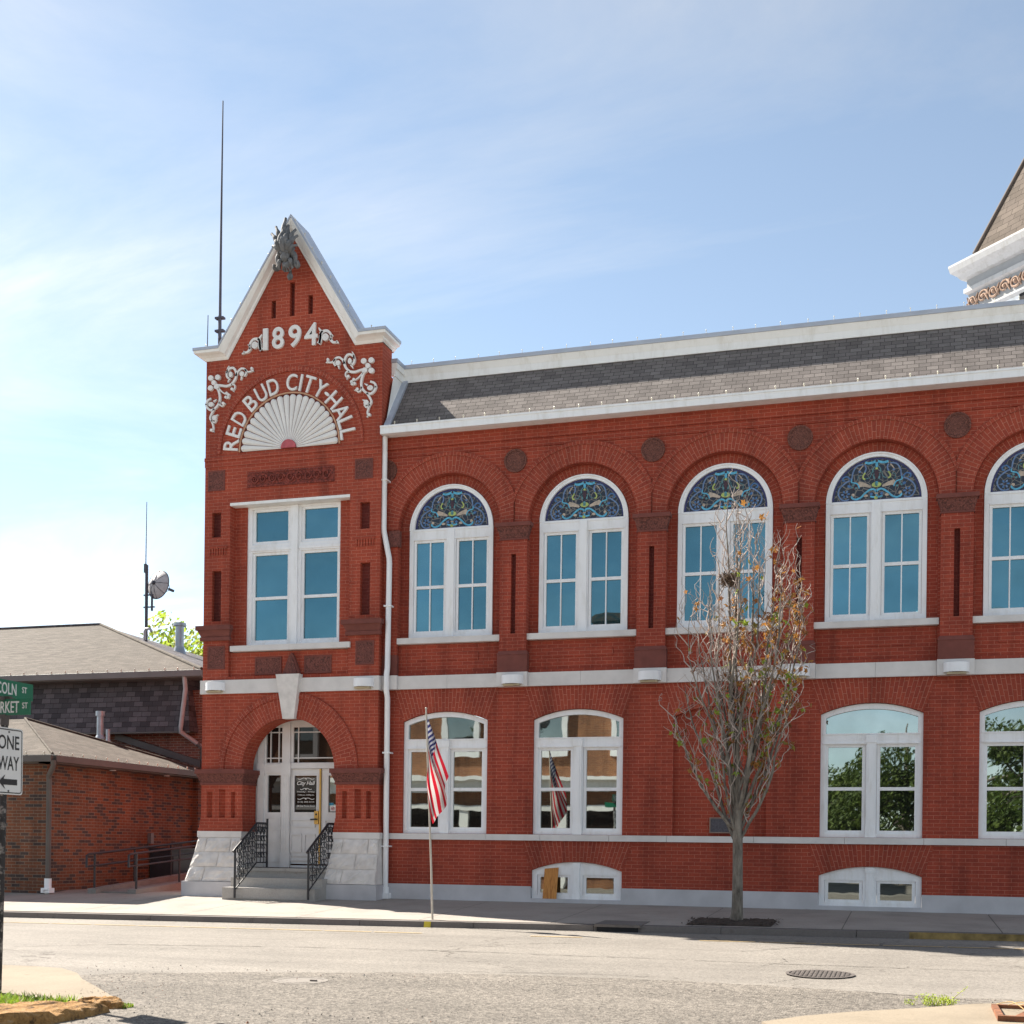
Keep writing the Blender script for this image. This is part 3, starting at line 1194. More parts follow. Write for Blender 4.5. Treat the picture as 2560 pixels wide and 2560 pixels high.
MY0, MZ0, MY1, MZ1 = -.34, 9.44, .62, 10.66
mb = MB()
sl_len = math.hypot(MY1 - MY0, MZ1 - MZ0)
mb.face([(-1.2, MY0, MZ0), (CX1, MY0, MZ0), (CX1, MY1, MZ1), (-1.2, MY1, MZ1)], 0, [(-1.2, 0), (CX1, 0), (CX1, sl_len), (-1.2, sl_len)])
mb.face([(-1.2, MY1 + .3, MZ1 + .2), (CX1, MY1 + .3, MZ1 + .2), (CX1, 12, 10.6), (-1.2, 12, 10.6)], 1)
mb.face([(CX1, MY0, MZ0), (CX1, 12, MZ0), (CX1, 12, 10.6), (CX1, MY1 + .3, 10.8), (CX1, MY1, MZ1)], 1)
build('mansard_roof', mb, [MAT['shingle'], MAT['metal_cap']], hall, (0, 0, 0))
mb = MB()
mb.box(CX0 + .02, CX1 + .1, -.47, -.36, 9.27, 9.425)
mb.box(CX0 + .02, CX1 + .1, -.485, -.455, 9.395, 9.43)
mb.box(CX0 + .02, CX1 + .1, -.36, -.101, 9.29, 9.33)
build('gutter', mb, MAT['white'], hall, (0, 0, 0))
mb = MB()
y = MY1
mb.box(-1.235, CX1, y - .06, y + .3, MZ1 - .04, MZ1 + .10)
mb.hexa([(-1.235, y - .065, MZ1 + .10), (CX1, y - .065, MZ1 + .10), (CX1, y + .3, MZ1 + .10), (-1.235, y + .3, MZ1 + .10)],
        [(-1.235, y - .11, MZ1 + .22), (CX1, y - .11, MZ1 + .22), (CX1, y + .3, MZ1 + .22), (-1.235, y + .3, MZ1 + .22)])
# the return against the tower
mb.box(-1.318, -1.235, .12, y + .3, MZ1 - .04, MZ1 + .22)
mb.box(-1.317, -1.2, .116, y - .07, MZ1 + .102, MZ1 + .219)
# white cheek wall at the end of the mansard
mb.prism([(0, 0), (1, 0), (1, 1)], (), 0, .0001) if False else None
mb.face([(-1.26, -.3, 9.44), (-1.26, y + .3, 9.44), (-1.26, y + .3, MZ1), (-1.26, .1, MZ1)])
build('cornice', mb, MAT['trim'], hall, (0, 0, 0))
mb = MB()
mb.box(-1.318, CX1, y - .13, y + .32, MZ1 + .221, MZ1 + .30)
mb.box(-1.318, -1.19, .10, y - .13, MZ1 + .221, MZ1 + .30)
# flashing along the end of the mansard
mb.hexa([(-1.27, MY0 - .05, MZ0), (-1.14, MY0 - .05, MZ0), (-1.14, MY0 + .06, MZ0), (-1.27, MY0 + .06, MZ0)],
        [(-1.27, MY1 - .07, MZ1), (-1.14, MY1 - .07, MZ1), (-1.14, MY1 + .06, MZ1), (-1.27, MY1 + .06, MZ1)])
build('roof_flashing', mb, MAT['metal_cap'], hall, (0, 0, 0))
mb = MB()
mb.box(CX0, CX1, 11.8, 12, 0, 10.6)
mb.box(CX1 - .2, CX1 - .001, .3, 11.8, 0, 9.43)
build('rear_wall', mb, MAT['brick'], hall, (0, 0, 0))

# --- downspout
mb = MB()
mb.tube([(-1.285, -.26, 9.28), (-1.285, -.26, 7.45), (-1.27, -.26, 7.36), (-1.16, -.26, 6.86), (-1.155, -.26, 6.75), (-1.165, -.27, 4.7), (-1.165, -.31, 4.55), (-1.165, -.31, 4.25), (-1.165, -.25, 4.1), (-1.165, -.235, .35)], .056, 10)
mb.box(-1.26, -1.07, -.33, -.15, .13, .24)
mb.tube([(-1.165, -.235, .22), (-1.165, -.235, .36)], .075, 10)
for z in (8.4, 5.9, 3.0, 1.15):
    x = -1.285 if z > 7.4 else -1.165
    mb.box(x - .075, x + .075, -.30 if z < 4 else -.325, -.10, z, z + .03)
build('downspout', mb, MAT['white'], hall, (0, 0, 0))

# ================================================================ tower front of the city hall
TX0, TX1, TC = -5.25, -1.32, -3.285
FY = -.35
APEX = (-3.318, 13.47)
SLOT = [rect(-5.06, -4.85, 5.75, 6.79), rect(-5.08, -4.87, 7.48, 7.99), rect(-1.74, -1.53, 5.75, 6.79), rect(-1.76, -1.55, 7.46, 7.99),
        rect(-3.365, -3.255, 11.86, 12.55), rect(-3.775, -3.675, 11.86, 12.22), rect(-2.95, -2.85, 11.86, 12.24)]
AR = 1.035
mb = MB()
outer = [(TX0, 2.70), (TC - AR, 2.70)] + [(TC + AR * math.cos(PI - PI * i / 32), 2.70 + AR * math.sin(PI - PI * i / 32)) for i in range(1, 32)] + [(TC + AR, 2.70), (TX1, 2.70), (TX1, 11.14), (-1.91, 11.14), APEX, (-4.74, 11.14), (TX0, 11.14)]
win = rect(-4.66, -1.98, 4.60, 8.11)
mb.prism(outer, [win] + SLOT, FY, .13)
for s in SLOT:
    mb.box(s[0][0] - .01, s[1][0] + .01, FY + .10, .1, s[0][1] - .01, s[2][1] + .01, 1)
# recessed strips each side of the window, panel under the sill
mb.box(-4.67, -4.375, -.15, .12, 4.5, 8.12)
mb.box(-2.275, -1.97, -.15, .12, 4.5, 8.12)
mb.box(-4.66, -1.98, -.28, .12, 4.5, 5.10)
# body behind the gable wall
mb.box(TX0, TX0 + .3, .13, 4.5, -.2, 10.5)
mb.box(TX1 - .3, TX1, .13, 4.5, -.2, 10.6)
mb.box(TX0 + .3, TX1 - .3, 4.2, 4.5, -.2, 10.5)
mb.box(TX0 + .3, TX1 - .3, .13, 4.2, 10.3, 10.5)
mb.box(TX0 + .3, TC - 1.25, .13, .3, .6, 3.9)
mb.box(TC + 1.25, TX1 - .3, .13, .3, .6, 3.9)
# piers of the entrance, fluted
for x0, x1, fl in ((TX0, -4.30, ((-5.12, -4.99, 1.64, 2.24), (-4.84, -4.69, 1.58, 2.29), (-4.56, -4.46, 1.64, 2.24))), (-2.21, -1.29, ((-2.07, -1.97, 1.66, 2.25), (-1.80, -1.66, 1.60, 2.29), (-1.55, -1.45, 1.66, 2.25)))):
    mb.prism(rect(x0, x1, 1.78, 2.40) if False else rect(x0, x1, 1.43, 2.40), [rect(*f) for f in fl], FY, .22)
    for f in fl:
        xm, hw = (f[0] + f[1]) / 2, (f[1] - f[0]) / 2
        # rounded groove
        n = 6
        for i in range(n):
            a, b = PI * i / n, PI * (i + 1) / n
            p, q = (xm - hw * math.cos(a), FY + .09 * math.sin(a)), (xm - hw * math.cos(b), FY + .09 * math.sin(b))
            mb.face([(p[0], p[1], f[2]), (q[0], q[1], f[2]), (q[0], q[1], f[3]), (p[0], p[1], f[3])], 0)
    s = .035
    for i in range(4):
        z = 1.43 + .07 * i
        g = s * (4 - i) / 4
        mb.box(x0 - g, x1 + g, FY - g, .2, z, z + .069)
mb.box(TX0 - .004, TX1 + .004, FY - .035, -.3, 9.05, 9.12)
mb.box(TX0 - .004, TX1 + .004, FY - .015, -.3, 8.93, 9.05)
tower = build('tower_wall', mb, [MAT['brick_smooth'], MAT['dark_shaded_brick']], hall, (TC, FY, .13))

mb = MB()
mb.ring(TC, 2.70, AR + .001, 1.44, FY - .012, FY + .05, 0, PI, 60)
mb.ring(TC, 2.70, 1.44, 1.55, FY - .035, FY + .05, 0, PI, 60)
build('entrance_arch', mb, MAT['arch_brick'], hall, (TC, FY, 2.7))
mb = MB()
mb.ring(-3.335, 9.19, 1.55, 1.64, FY - .03, FY + .02, 0, PI, 60)
build('hood_mould', mb, MAT['arch_brick'], hall, (-3.335, FY, 9.19))

# terracotta trim of the tower
for x0, x1 in ((TX0, -4.66), (-1.98, TX1)):
    mb = MB()
    mb.box(x0 - .05, x1 + .05, FY - .05, FY + .02, 5.35, 5.42, 1)
    mb.hexa([(x0 - .03, FY - .03, 5.42), (x1 + .03, FY - .03, 5.42), (x1 + .03, FY + .02, 5.42), (x0 - .03, FY + .02, 5.42)],
            [(x0 - .09, FY - .09, 5.56), (x1 + .07, FY - .09, 5.56), (x1 + .07, FY + .02, 5.56), (x0 - .09, FY + .02, 5.56)], 1)
    mb.box(x0 - .12, x1 + .09, FY - .12, FY + .02, 5.56, 5.65, 1)
    build('moulding', mb, [MAT['terracotta'], MAT['terracotta_plain']], hall, (x0, FY, 5.35))
for i, (x0, x1, z0, z1, mt) in enumerate([(-5.18, -4.79, 8.44, 8.85, 'terracotta'), (-1.88, -1.49, 8.45, 8.85, 'terracotta'), (-5.14, -4.74, 4.76, 5.24, 'terracotta'), (-1.82, -1.42, 4.76, 5.24, 'terracotta')]):
    mb = MB()
    mb.prism(rect(x0, x1, z0, z1), [rect(x0 + .03, x1 - .03, z0 + .03, z1 - .03)], FY - .012, FY + .01, 0, back=False)
    mb.box(x0 + .03, x1 - .03, FY - .006, FY + .01, z0 + .03, z1 - .03, 1)
    build('terracotta_square', mb, [MAT['terracotta_plain'], MAT[mt]], hall, ((x0 + x1) / 2, FY, z0))
for x0, x1 in ((-4.08, -3.48), (-2.97, -2.37)):
    mb = MB()
    mb.prism(rect(x0, x1, 4.63, 4.99), [rect(x0 + .03, x1 - .03, 4.66, 4.96)], -.30, -.27, 0, back=False)
    mb.box(x0 + .03, x1 - .03, -.293, -.27, 4.66, 4.96, 1)
    build('terracotta_panel', mb, [MAT['terracotta_plain'], MAT['terracotta']], hall, ((x0 + x1) / 2, -.28, 4.63))
mb = MB()
t = [(-3.44, 4.545), (-3.01, 4.545), (-3.08, 4.75), (-3.17, 4.98), (-3.225, 5.05), (-3.28, 4.98), (-3.37, 4.75)]
mb.prism(t, (), -.37, -.27, 0)
t2 = [(-3.225 + (x + 3.225) * .72, 4.56 + (z - 4.545) * .86) for x, z in t]
mb.prism(t2, (), -.385, -.36, 1)
build('pediment_ornament', mb, [MAT['terracotta_plain'], MAT['terracotta']], hall, (-3.225, -.28, 4.55))
mb = MB()
mb.box(-4.27, -2.32, FY - .010, FY + .02, 8.45, 8.76)
random.seed(11)
for i in range(9):
    c = -4.1 + i * .20
    s = 1 if i % 2 else -1
    P = [(c + .085 * (1 - k / 22) * math.cos(k * .55), 8.61 + s * .095 * (1 - k / 24) * math.sin(k * .55)) for k in range(20)]
    mb.ribbon(P, [.035 * (1 - k / 26) for k in range(20)], FY - .035, FY - .008)
for s in (-1, 1):
    mb.ribbon([(-4.25, 8.605 + s * .14), (-2.34, 8.605 + s * .14)], .03, FY - .025, FY - .008)
build('frieze_panel', mb, MAT['frieze'], hall, (-3.3, FY, 8.45))
for x0, x1 in ((-5.13, -4.72), (-1.85, -1.43)):
    mb = MB()
    for i in range(7):
        a = x0 + (x1 - x0) * i / 7
        mb.box(a, a + .036, FY - .022, FY + .01, 7.11, 7.25)
    mb.box(x0, x1, FY - .03, FY + .01, 7.25, 7.29)
    build('dentil_band', mb, MAT['brick_smooth'], hall, (x0, FY, 7.1))

# stone belt, keystone, lintel, sill
mb = MB()
mb.box(TX0 - .03, TC - .18, FY - .05, FY + .05, 4.25, 4.53)
mb.box(TC + .12, TX1 + .03, FY - .05, FY + .05, 4.25, 4.53)
mb.box(TX1, TX1 + .03, FY + .05, -.1, 4.25, 4.53)
build('stone_belt', mb, MAT['lime'], hall, (TC, FY, 4.25))
mb = MB()
mb.hexa([(-3.35, FY - .12, 3.705), (-3.10, FY - .12, 3.705), (-3.10, FY + .02, 3.705), (-3.35, FY + .02, 3.705)],
        [(-3.49, FY - .17, 4.60), (-2.97, FY - .17, 4.60), (-2.97, FY + .02, 4.60), (-3.49, FY + .02, 4.60)])
build('keystone', mb, MAT['rock'], hall, (TC, FY, 3.7))
mb = MB()
mb.box(-4.66, -1.98, FY - .008, .1, 8.108, 8.165)
build('lintel', mb, MAT['trim'], hall, (TC, FY, 8.1))

# imposts
for x0, x1 in ((TX0, -4.30), (-2.21, -1.29)):
    mb = MB()
    mb.box(x0 - .02, x1 + .02, FY - .03, .22, 2.385, 2.43, 1)
    mb.hexa([(x0 - .01, FY - .02, 2.43), (x1 + .01, FY - .02, 2.43), (x1 + .01, .22, 2.43), (x0 - .01, .22, 2.43)],
            [(x0 - .08, FY - .09, 2.61), (x1 + .08, FY - .09, 2.61), (x1 + .08, .22, 2.61), (x0 - .08, .22, 2.61)], 0)
    mb.box(x0 - .10, x1 + .10, FY - .11, .22, 2.61, 2.70, 1)
    build('impost', mb, [MAT['terracotta'], MAT['terracotta_plain']], hall, ((x0 + x1) / 2, FY, 2.385))


# flared rock-faced stone foot
def flare(x0, x1, X0, X1, name):
    mb = MB()
    zt, zb = 1.305, .40

    def ln(z):
        t = (zt - z) / (zt - zb)
        t = t ** 1.15
        return x0 + (X0 - x0) * t, x1 + (X1 - x1) * t, FY - .05 - .22 * t
    mb.box(x0 - .02, x1 + .02, FY - .06, .22, 1.305, 1.43, 0)
    courses = [1.305, 1.005, .70, .405]
    cuts = [(.22, .78), (.0, .55), (.33, .999)]
    for c in range(3):
        za, zc = courses[c], courses[c + 1]
        a, b = ln(za), ln(zc)
        ts = sorted(set([0, 1] + [t for t in cuts[c] if 0 < t < 1]))
        for i in range(len(ts) - 1):
            t0, t1 = ts[i] + .006, ts[i + 1] - .006
            nx, nz = 8, 4
            def P(u, v):
                z = zc + .006 + (za - .012 - zc) * v + .0
                q0, q1, qy = b[0] + (a[0] - b[0]) * v, b[1] + (a[1] - b[1]) * v, b[2] + (a[2] - b[2]) * v
                x = q0 + (q1 - q0) * (t0 + (t1 - t0) * u)
                e = 0 if u in (0, 1) or v in (0, 1) else 1
                r = random.Random(int(x * 991) * 7 + int(z * 733))
                return (x, qy - e * r.uniform(.008, .04), z)
            for iu in range(nx):
                for iv in range(nz):
                    mb.face([P(iu / nx, iv / nz), P((iu + 1) / nx, iv / nz), P((iu + 1) / nx, (iv + 1) / nz), P(iu / nx, (iv + 1) / nz)], 1)
        # sides and core
        mb.hexa([(b[0], b[2] + .012, zc), (b[1], b[2] + .012, zc), (b[1], .22, zc), (b[0], .22, zc)],
                [(a[0], a[2] + .012, za), (a[1], a[2] + .012, za), (a[1], .22, za), (a[0], .22, za)], 1)
    q = ln(zb)
    mb.box(q[0] - .04, q[1] + .04, q[2] - .05, .22, -.2, .40, 2)
    build(name, mb, [MAT['lime'], MAT['rock'], MAT['graystone']], hall, ((x0 + x1) / 2, FY, .13))


random.seed(3)
flare(-5.28, -4.30, -5.46, -4.26, 'stone_foot')
flare(-2.22, -1.25, -2.35, -1.22, 'stone_foot')

# --- window of the tower
mb = MB()
o = (TC, -.1, 5.2)
holes = []
for x0, x1 in ((-4.27, -3.42), (-3.16, -2.31)):
    holes += [rect(x0, x1, 5.31, 7.17), rect(x0, x1, 7.33, 8.06)]
mb.prism(rect(-4.376, -2.276, 5.225, 8.104), holes, -.12, .05)
mb.box(-3.36, -3.22, -.16, -.12, 5.23, 8.10)
mb.box(-4.30, -3.37, -.14, -.12, 7.20, 7.26)
mb.box(-3.21, -2.28, -.14, -.12, 7.20, 7.26)
tw = build('tower_window', mb, MAT['white'], hall, o)
mb = MB()
for x0, x1 in ((-4.27, -3.42), (-3.16, -2.31)):
    mb.prism(rect(x0, x1, 5.31, 7.17), [rect(x0 + .055, x1 - .055, 5.37, 6.20), rect(x0 + .055, x1 - .055, 6.26, 7.115)], -.08, .0)
    mb.prism(rect(x0, x1, 7.33, 8.06), [rect(x0 + .055, x1 - .055, 7.40, 8.01)], -.08, .0)
build('sash', mb, MAT['white'], tw, o)
for x0, x1 in ((-4.27, -3.42), (-3.16, -2.31)):
    glazing(tw, rect(x0 + .02, x1 - .02, 5.33, 7.15), -.04, MAT['glass_up'], o)
    glazing(tw, rect(x0 + .02, x1 - .02, 7.36, 8.04), -.04, MAT['glass_up'], o)
mb = MB()
mb.box(-4.60, -3.262, FY - .05, .0, 5.11, 5.223)
mb.box(-3.258, -1.93, FY - .05, .0, 5.11, 5.223)
build('sill', mb, MAT['lime'], tw, o)

# --- lettering and ornaments in relief
CZ = 9.19
CXF = -3.335
for word in ([('R', 172.8), ('E', 161.0), ('D', 148.2)], [('B', 131.5), ('U', 118.6), ('D', 106.0)], [('C', 87.6), ('I', 78.7), ('T', 70.4), ('Y', 58.4), ('-', 50.2)], [('H', 41.4), ('A', 28.4), ('L', 17.6), ('L', 7.6)]):
    mb = MB()
    for ch, a in word:
        t = R(a)
        if ch == '-':
            mb.disc(CXF + 1.31 * math.cos(t), CZ + 1.31 * math.sin(t), .05, FY - .045, FY, 8, 0, 1.25, .65, t - PI / 2)
            continue
        c = (CXF + 1.315 * math.cos(t), FY - .02, CZ + 1.315 * math.sin(t))
        w = {'I': .045, 'R': .235, 'E': .2, 'D': .235, 'B': .22, 'U': .23, 'C': .235, 'T': .23, 'Y': .25, 'H': .24, 'A': .27, 'L': .19}[ch]
        put_text(mb, ch, c, .335, (math.sin(t), 0, -math.cos(t)), (math.cos(t), 0, math.sin(t)), .05, .006, width=w)
    build('lettering', mb, MAT['letters'], hall, (CXF, FY, CZ))
mb = MB()
for ch, x, w, h in (('1', -3.885, .11, .44), ('8', -3.60, .265, .44), ('9', -3.225, .28, .45), ('4', -2.865, .29, .45)):
    put_text(mb, ch, (x, FY - .02, 11.435), h, thick=.05, weight=.018, width=w)
build('date_numerals', mb, MAT['letters'], hall, (TC, FY, 11.2))

mb = MB()
n = 22
R0, R1 = .17, 1.085
for i in range(n):
    a = PI * (i + .5) / n
    hw0, hw1 = R0 * PI / n * .45 / 1, R1 * PI / n * .44
    d = (math.cos(a), math.sin(a))
    nrm = (-d[1], d[0])
    tip = R1 - hw1 * .8
    prof = []
    seq = [(R0, hw0, 0)] + [(R0 + (tip - R0) * k / 6, hw0 + (hw1 - hw0) * k / 6, 0) for k in range(1, 7)] + [(tip + hw1 * .8 * math.sin(k * PI / 8), hw1 * math.cos(k * PI / 8), 0) for k in range(1, 4)] + [(R1, .004, 0)]
    for k in range(len(seq) - 1):
        (r0, w0, _), (r1, w1, _) = seq[k], seq[k + 1]
        def Q(r, s, y):
            return (CXF + d[0] * r + nrm[0] * s, y, CZ + d[1] * r + nrm[1] * s)
        # a rounded blade: centre stands proud of both edges
        yc0, yc1 = FY - .012 - w0 * .55, FY - .012 - w1 * .55
        mb.face([Q(r0, -w0, FY - .012), Q(r1, -w1, FY - .012), Q(r1, -w1 * .5, yc1), Q(r0, -w0 * .5, yc0)][::1])
        mb.face([Q(r0, -w0 * .5, yc0), Q(r1, -w1 * .5, yc1), Q(r1, w1 * .5, yc1), Q(r0, w0 * .5, yc0)])
        mb.face([Q(r0, w0 * .5, yc0), Q(r1, w1 * .5, yc1), Q(r1, w1, FY - .012), Q(r0, w0, FY - .012)])
fan = build('fan_ornament', mb, MAT['letters'], hall, (CXF, FY, CZ))
mb = MB()
mb.prism([(CXF + 1.12 * math.cos(PI * k / 40), CZ + 1.12 * math.sin(PI * k / 40)) for k in range(41)], (), FY - .012, FY + .01, 0)
build('fan_backing', mb, MAT['dark_shaded_brick'], fan, (CXF, FY, CZ))
mb = MB()
mb.prism([(CXF + .165 * math.cos(PI * k / 16), CZ + .165 * math.sin(PI * k / 16)) for k in range(17)], (), FY - .06, FY, 0)
build('fan_hub', mb, MAT['fanhub'], fan, (CXF, FY, CZ))
mb = MB()
mb.ring(CXF, CZ, 1.10, 1.13, FY - .03, FY, 0, PI, 48)
build('fan_rim', mb, plain('copper_rim', (.5, .27, .16), .6, .2, 8), fan, (CXF, FY, CZ))


# scroll ornaments: the left one from the photograph's shape, the right one mirrored
def scroll(name, cx, cz, s, S=1.0):
    mb = MB()

    def G(px, py):          # px/py in the 5.68x crop of the left ornament, 2.205 m per 1000
        return cx + s * (px - 215) * .00158, cz - (py - 755) * .00158

    def rib(P, w0, w1=None):
        P = smooth_path([G(*p) for p in P], 6)
        w1 = w0 if w1 is None else w1
        n = len(P)
        mb.ribbon(P, [.78 * (w0 + (w1 - w0) * i / (n - 1)) for i in range(n)], FY - .05, FY + .005)

    def dot(p, r, sx=1, sz=1, rot=0):
        x, z = G(*p)
        mb.disc(x, z, r * .60, FY - .06, FY, 16, 0, sx, sz, rot * s)
    for p in ((170, 690), (272, 690), (168, 820), (258, 808)):
        dot(p, .098, 1, .92)
    dot((215, 755), .085)
    rib([(250, 790), (320, 800), (400, 815), (470, 795), (525, 735), (540, 665), (505, 595), (450, 590), (405, 630), (405, 690), (440, 725)], .06, .05)
    dot((462, 672), .085, .8, 1.15)
    rib([(405, 650), (415, 590), (435, 555)], .05, .012)
    rib([(450, 720), (430, 745), (420, 770)], .05, .012)
    rib([(535, 700), (560, 650), (610, 610), (665, 620), (685, 670), (660, 715)], .055, .04)
    dot((625, 680), .085, 1, 1)
    rib([(620, 715), (608, 760)], .05, .012)
    rib([(660, 625), (710, 660), (770, 655)], .045, .035)
    dot((765, 625), .045, 1, 1.2)
    rib([(770, 650), (795, 660)], .05, .01)
    rib([(260, 820), (290, 880), (305, 960), (290, 1030), (235, 1090), (165, 1105), (110, 1050), (120, 985), (180, 955)], .06, .05)
    dot((180, 1035), .09, 1.15, .9)
    rib([(115, 1030), (85, 1025)], .05, .01)
    rib([(215, 1000), (260, 975)], .06, .012)
    rib([(225, 1095), (190, 1150), (165, 1210), (195, 1270), (215, 1340), (205, 1380)], .055, .035)
    dot((232, 1215), .088, 1, 1)
    rib([(250, 1190), (285, 1175)], .05, .01)
    rib([(180, 1240), (230, 1275), (262, 1235)], .04, .03)
    dot((188, 1370), .05)
    rib([(205, 1375), (222, 1400)], .05, .01)
    rib([(280, 830), (330, 880), (390, 920)], .04, .03)
    for p in ((405, 910), (435, 935), (395, 960), (425, 965)):
        dot(p, .05)
    rib([(470, 800), (515, 810), (520, 850), (495, 880)], .035, .03)
    dot((482, 862), .05)
    rib([(490, 870), (505, 900)], .04, .01)
    rib([(295, 1010), (310, 1055), (345, 1070), (370, 1045)], .035, .03)
    dot((355, 1035), .05)
    rib([(365, 1035), (395, 1050)], .04, .01)
    return build(name, mb, MAT['letters'], hall, (cx, FY, cz))


scroll('scroll_ornament', -5.05, 10.66, 1)
scroll('scroll_ornament', -1.61, 10.67, -1)


def leaf_scroll(cx, s):
    mb = MB()
    def G(px, py):
        return cx + s * (px - 870) * .00153, 11.22 + (300 - py) * .00153
    def rib(P, w0, w1):
        P = smooth_path([G(*p) for p in P], 6)
        n = len(P)
        mb.ribbon(P, [w0 + (w1 - w0) * i / (n - 1) for i in range(n)], FY - .05, FY + .005)
    def dot(p, r, sx=1, sz=1, rot=0):
        x, z = G(*p)
        mb.disc(x, z, r, FY - .06, FY, 18, 0, sx, sz, rot * s)
    dot((765, 225), .072)
    rib([(690, 270), (690, 200), (740, 145), (810, 150), (835, 200), (840, 260), (865, 300)], .035, .08)
    rib([(810, 160), (845, 120), (865, 90)], .06, .012)
    rib([(835, 150), (838, 220), (850, 300)], .05, .05)
    rib([(700, 250), (660, 300), (600, 305)], .06, .03)
    rib([(610, 305), (570, 322)], .05, .01)
    rib([(610, 300), (595, 285)], .04, .01)
    rib([(690, 225), (660, 205)], .05, .01)
    return build('leaf_scroll', mb, MAT['letters'], hall, (cx, FY, 11.2))


leaf_scroll(-3.955, 1)
leaf_scroll(-2.70, -1)

# --- gable coping
mb = MB()
I = [(TX0 - .0, 11.12), (-4.74, 11.12), APEX, (-1.91, 11.12), (TX1, 11.12)]
MID = [(TX0 - .07, 11.17), (-4.775, 11.17), (-3.295, 13.55), (-1.86, 11.17), (TX1 + .05, 11.17)]
OUT = [(TX0 - .18, 11.285), (-4.86, 11.285), (-3.25, 13.75), (-1.75, 11.285), (TX1 + .14, 11.285)]
ys = [FY - .012, FY - .14, FY - .34]
lays = [(I, FY - .012), ([(a[0], a[1] + .02) for a in I], FY - .035), (MID, FY - .06), ([(x, z + .035) for x, z in MID], FY - .12), ([(x, z - .05) for x, z in OUT], FY - .21), (OUT, FY - .222)]
for k in range(len(lays) - 1):
    (A, ya), (Bb, yb) = lays[k], lays[k + 1]
    for i in range(4):
        mb.face([(A[i][0], ya, A[i][1]), (A[i + 1][0], ya, A[i + 1][1]), (Bb[i + 1][0], yb, Bb[i + 1][1]), (Bb[i][0], yb, Bb[i][1])])
    for e in (0, 4):        # returns along the sides
        mb.face([(A[e][0], ya, A[e][1]), (Bb[e][0], yb, Bb[e][1]), (Bb[e][0], .22, Bb[e][1]), (A[e][0], .22 if k else .13, A[e][1])])
mb.face([(p[0], .22, p[1]) for p in OUT] + [(p[0], .22, p[1]) for p in I[::-1]])
build('gable_cornice', mb, MAT['trim'], hall, (TC, FY, 11.1))
mb = MB()
for i in range(4):
    a, b = OUT[i], OUT[i + 1]
    for lift, y0, y1 in ((.0, FY - .235, .24),):
        p, q = (a[0], a[1] + .002), (b[0], b[1] + .002)
        P, Q = (a[0], a[1] + .06), (b[0], b[1] + .06)
        if i == 0: p, P = (a[0] - .015, p[1]), (a[0] - .015, P[1])
        if i == 3: q, Q = (b[0] + .015, q[1]), (b[0] + .015, Q[1])
        mb.hexa([(p[0], y0, p[1]), (q[0], y0, q[1]), (q[0], y1, q[1]), (p[0], y1, p[1])], [(P[0], y0, P[1]), (Q[0], y0, Q[1]), (Q[0], y1, Q[1]), (P[0], y1, P[1])])
build('gable_cap', mb, MAT['metal_cap'], hall, (TC, FY, 11.4))

# --- finial: a cast cluster of leaves, scrolls and a shell at the peak
mb = MB()
FYF = FY - .33


def leaf(p, ang, ln, w, curl=0, y=FYF, tip=.03):
    P, W = [], []
    x, z = p
    a = ang
    n = 7
    for i in range(n + 1):
        t = i / n
        P.append((x, y - .10 * math.sin(t * PI) - .06 * t, z))
        W.append(max(.012, w * (.45 + .55 * math.sin(min(1, t * 1.6) * PI / 2)) * (1 - t ** 3) + tip * (t > .9)))
        x += math.cos(a) * ln / n
        z += math.sin(a) * ln / n
        a += curl / n
    mb.tube(P, W, 7)


for a, ln, w, cv, y_, z_ in ((100, .62, .075, -.15, .06, 13.06), (78, .50, .075, .3, .04, 13.02), (115, .56, .07, .35, .03, 13.0), (64, .46, .07, -.2, .03, 12.98), (128, .50, .065, .5, .0, 12.96), (52, .38, .065, -.5, .0, 12.95), (92, .52, .07, .2, .0, 12.98),
                        (106, .42, .075, -.3, -.07, 12.94), (74, .40, .075, .3, -.07, 12.93), (122, .36, .065, .6, -.06, 12.92), (58, .33, .065, -.6, -.06, 12.9), (90, .38, .07, .0, -.10, 12.9), (140, .30, .055, .9, -.02, 12.92), (40, .26, .055, -.9, -.02, 12.9)):
    leaf((-3.26 + (90 - a) * .0012, z_), R(90 + (a - 90) * .62), ln, w * 1.1, cv * .8, FYF + y_)
mb.ball((-3.26, FYF - .03, 13.0), .16, 10, 0, (1, .8, .9))
mb.ball((-3.26, FYF - .10, 12.88), .10, 10, 0, (1, .9, 1.3))
for s in (-1, 1):
    P = smooth_path([(-3.26 + s * .10, FYF - .05, 12.98), (-3.26 + s * .19, FYF - .04, 12.88), (-3.26 + s * .17, FYF - .02, 12.76), (-3.26 + s * .22, FYF, 12.68), (-3.26 + s * .27, FYF - .04, 12.70), (-3.26 + s * .25, FYF - .06, 12.76)], 4)
    mb.tube(P, [.06 - .03 * i / len(P) for i in range(len(P))], 7)
    mb.ball((-3.26 + s * .06, FYF - .16, 12.93), .035, 8)
    leaf((-3.26 + s * .10, 12.86), R(90 - s * 35), .2, .05, s * .8, FYF + .05)
    leaf((-3.26 + s * .08, 12.86), R(-90 + s * 28), .22, .055, -s * .5, FYF + .02)
for a in (-60, -75, -90, -105, -120):
    leaf((-3.24, 12.82), R(a), .22 if abs(a + 90) < 20 else .2, .045, 0, FYF + .04)
mb.ball((-3.225, FYF + .06, 12.53), .075, 8, 0, (.9, .7, 1))
mb.tube([(-3.23, FYF + .08, 12.66), (-3.225, FYF + .06, 12.5)], [.03, .05], 6)
mb.tube([(-3.25, FYF, 12.92), (-3.25, FY + .02, 12.92)], [.10, .08], 8)
build('finial', mb, MAT['finial'], hall, (-3.26, FYF, 12.5))

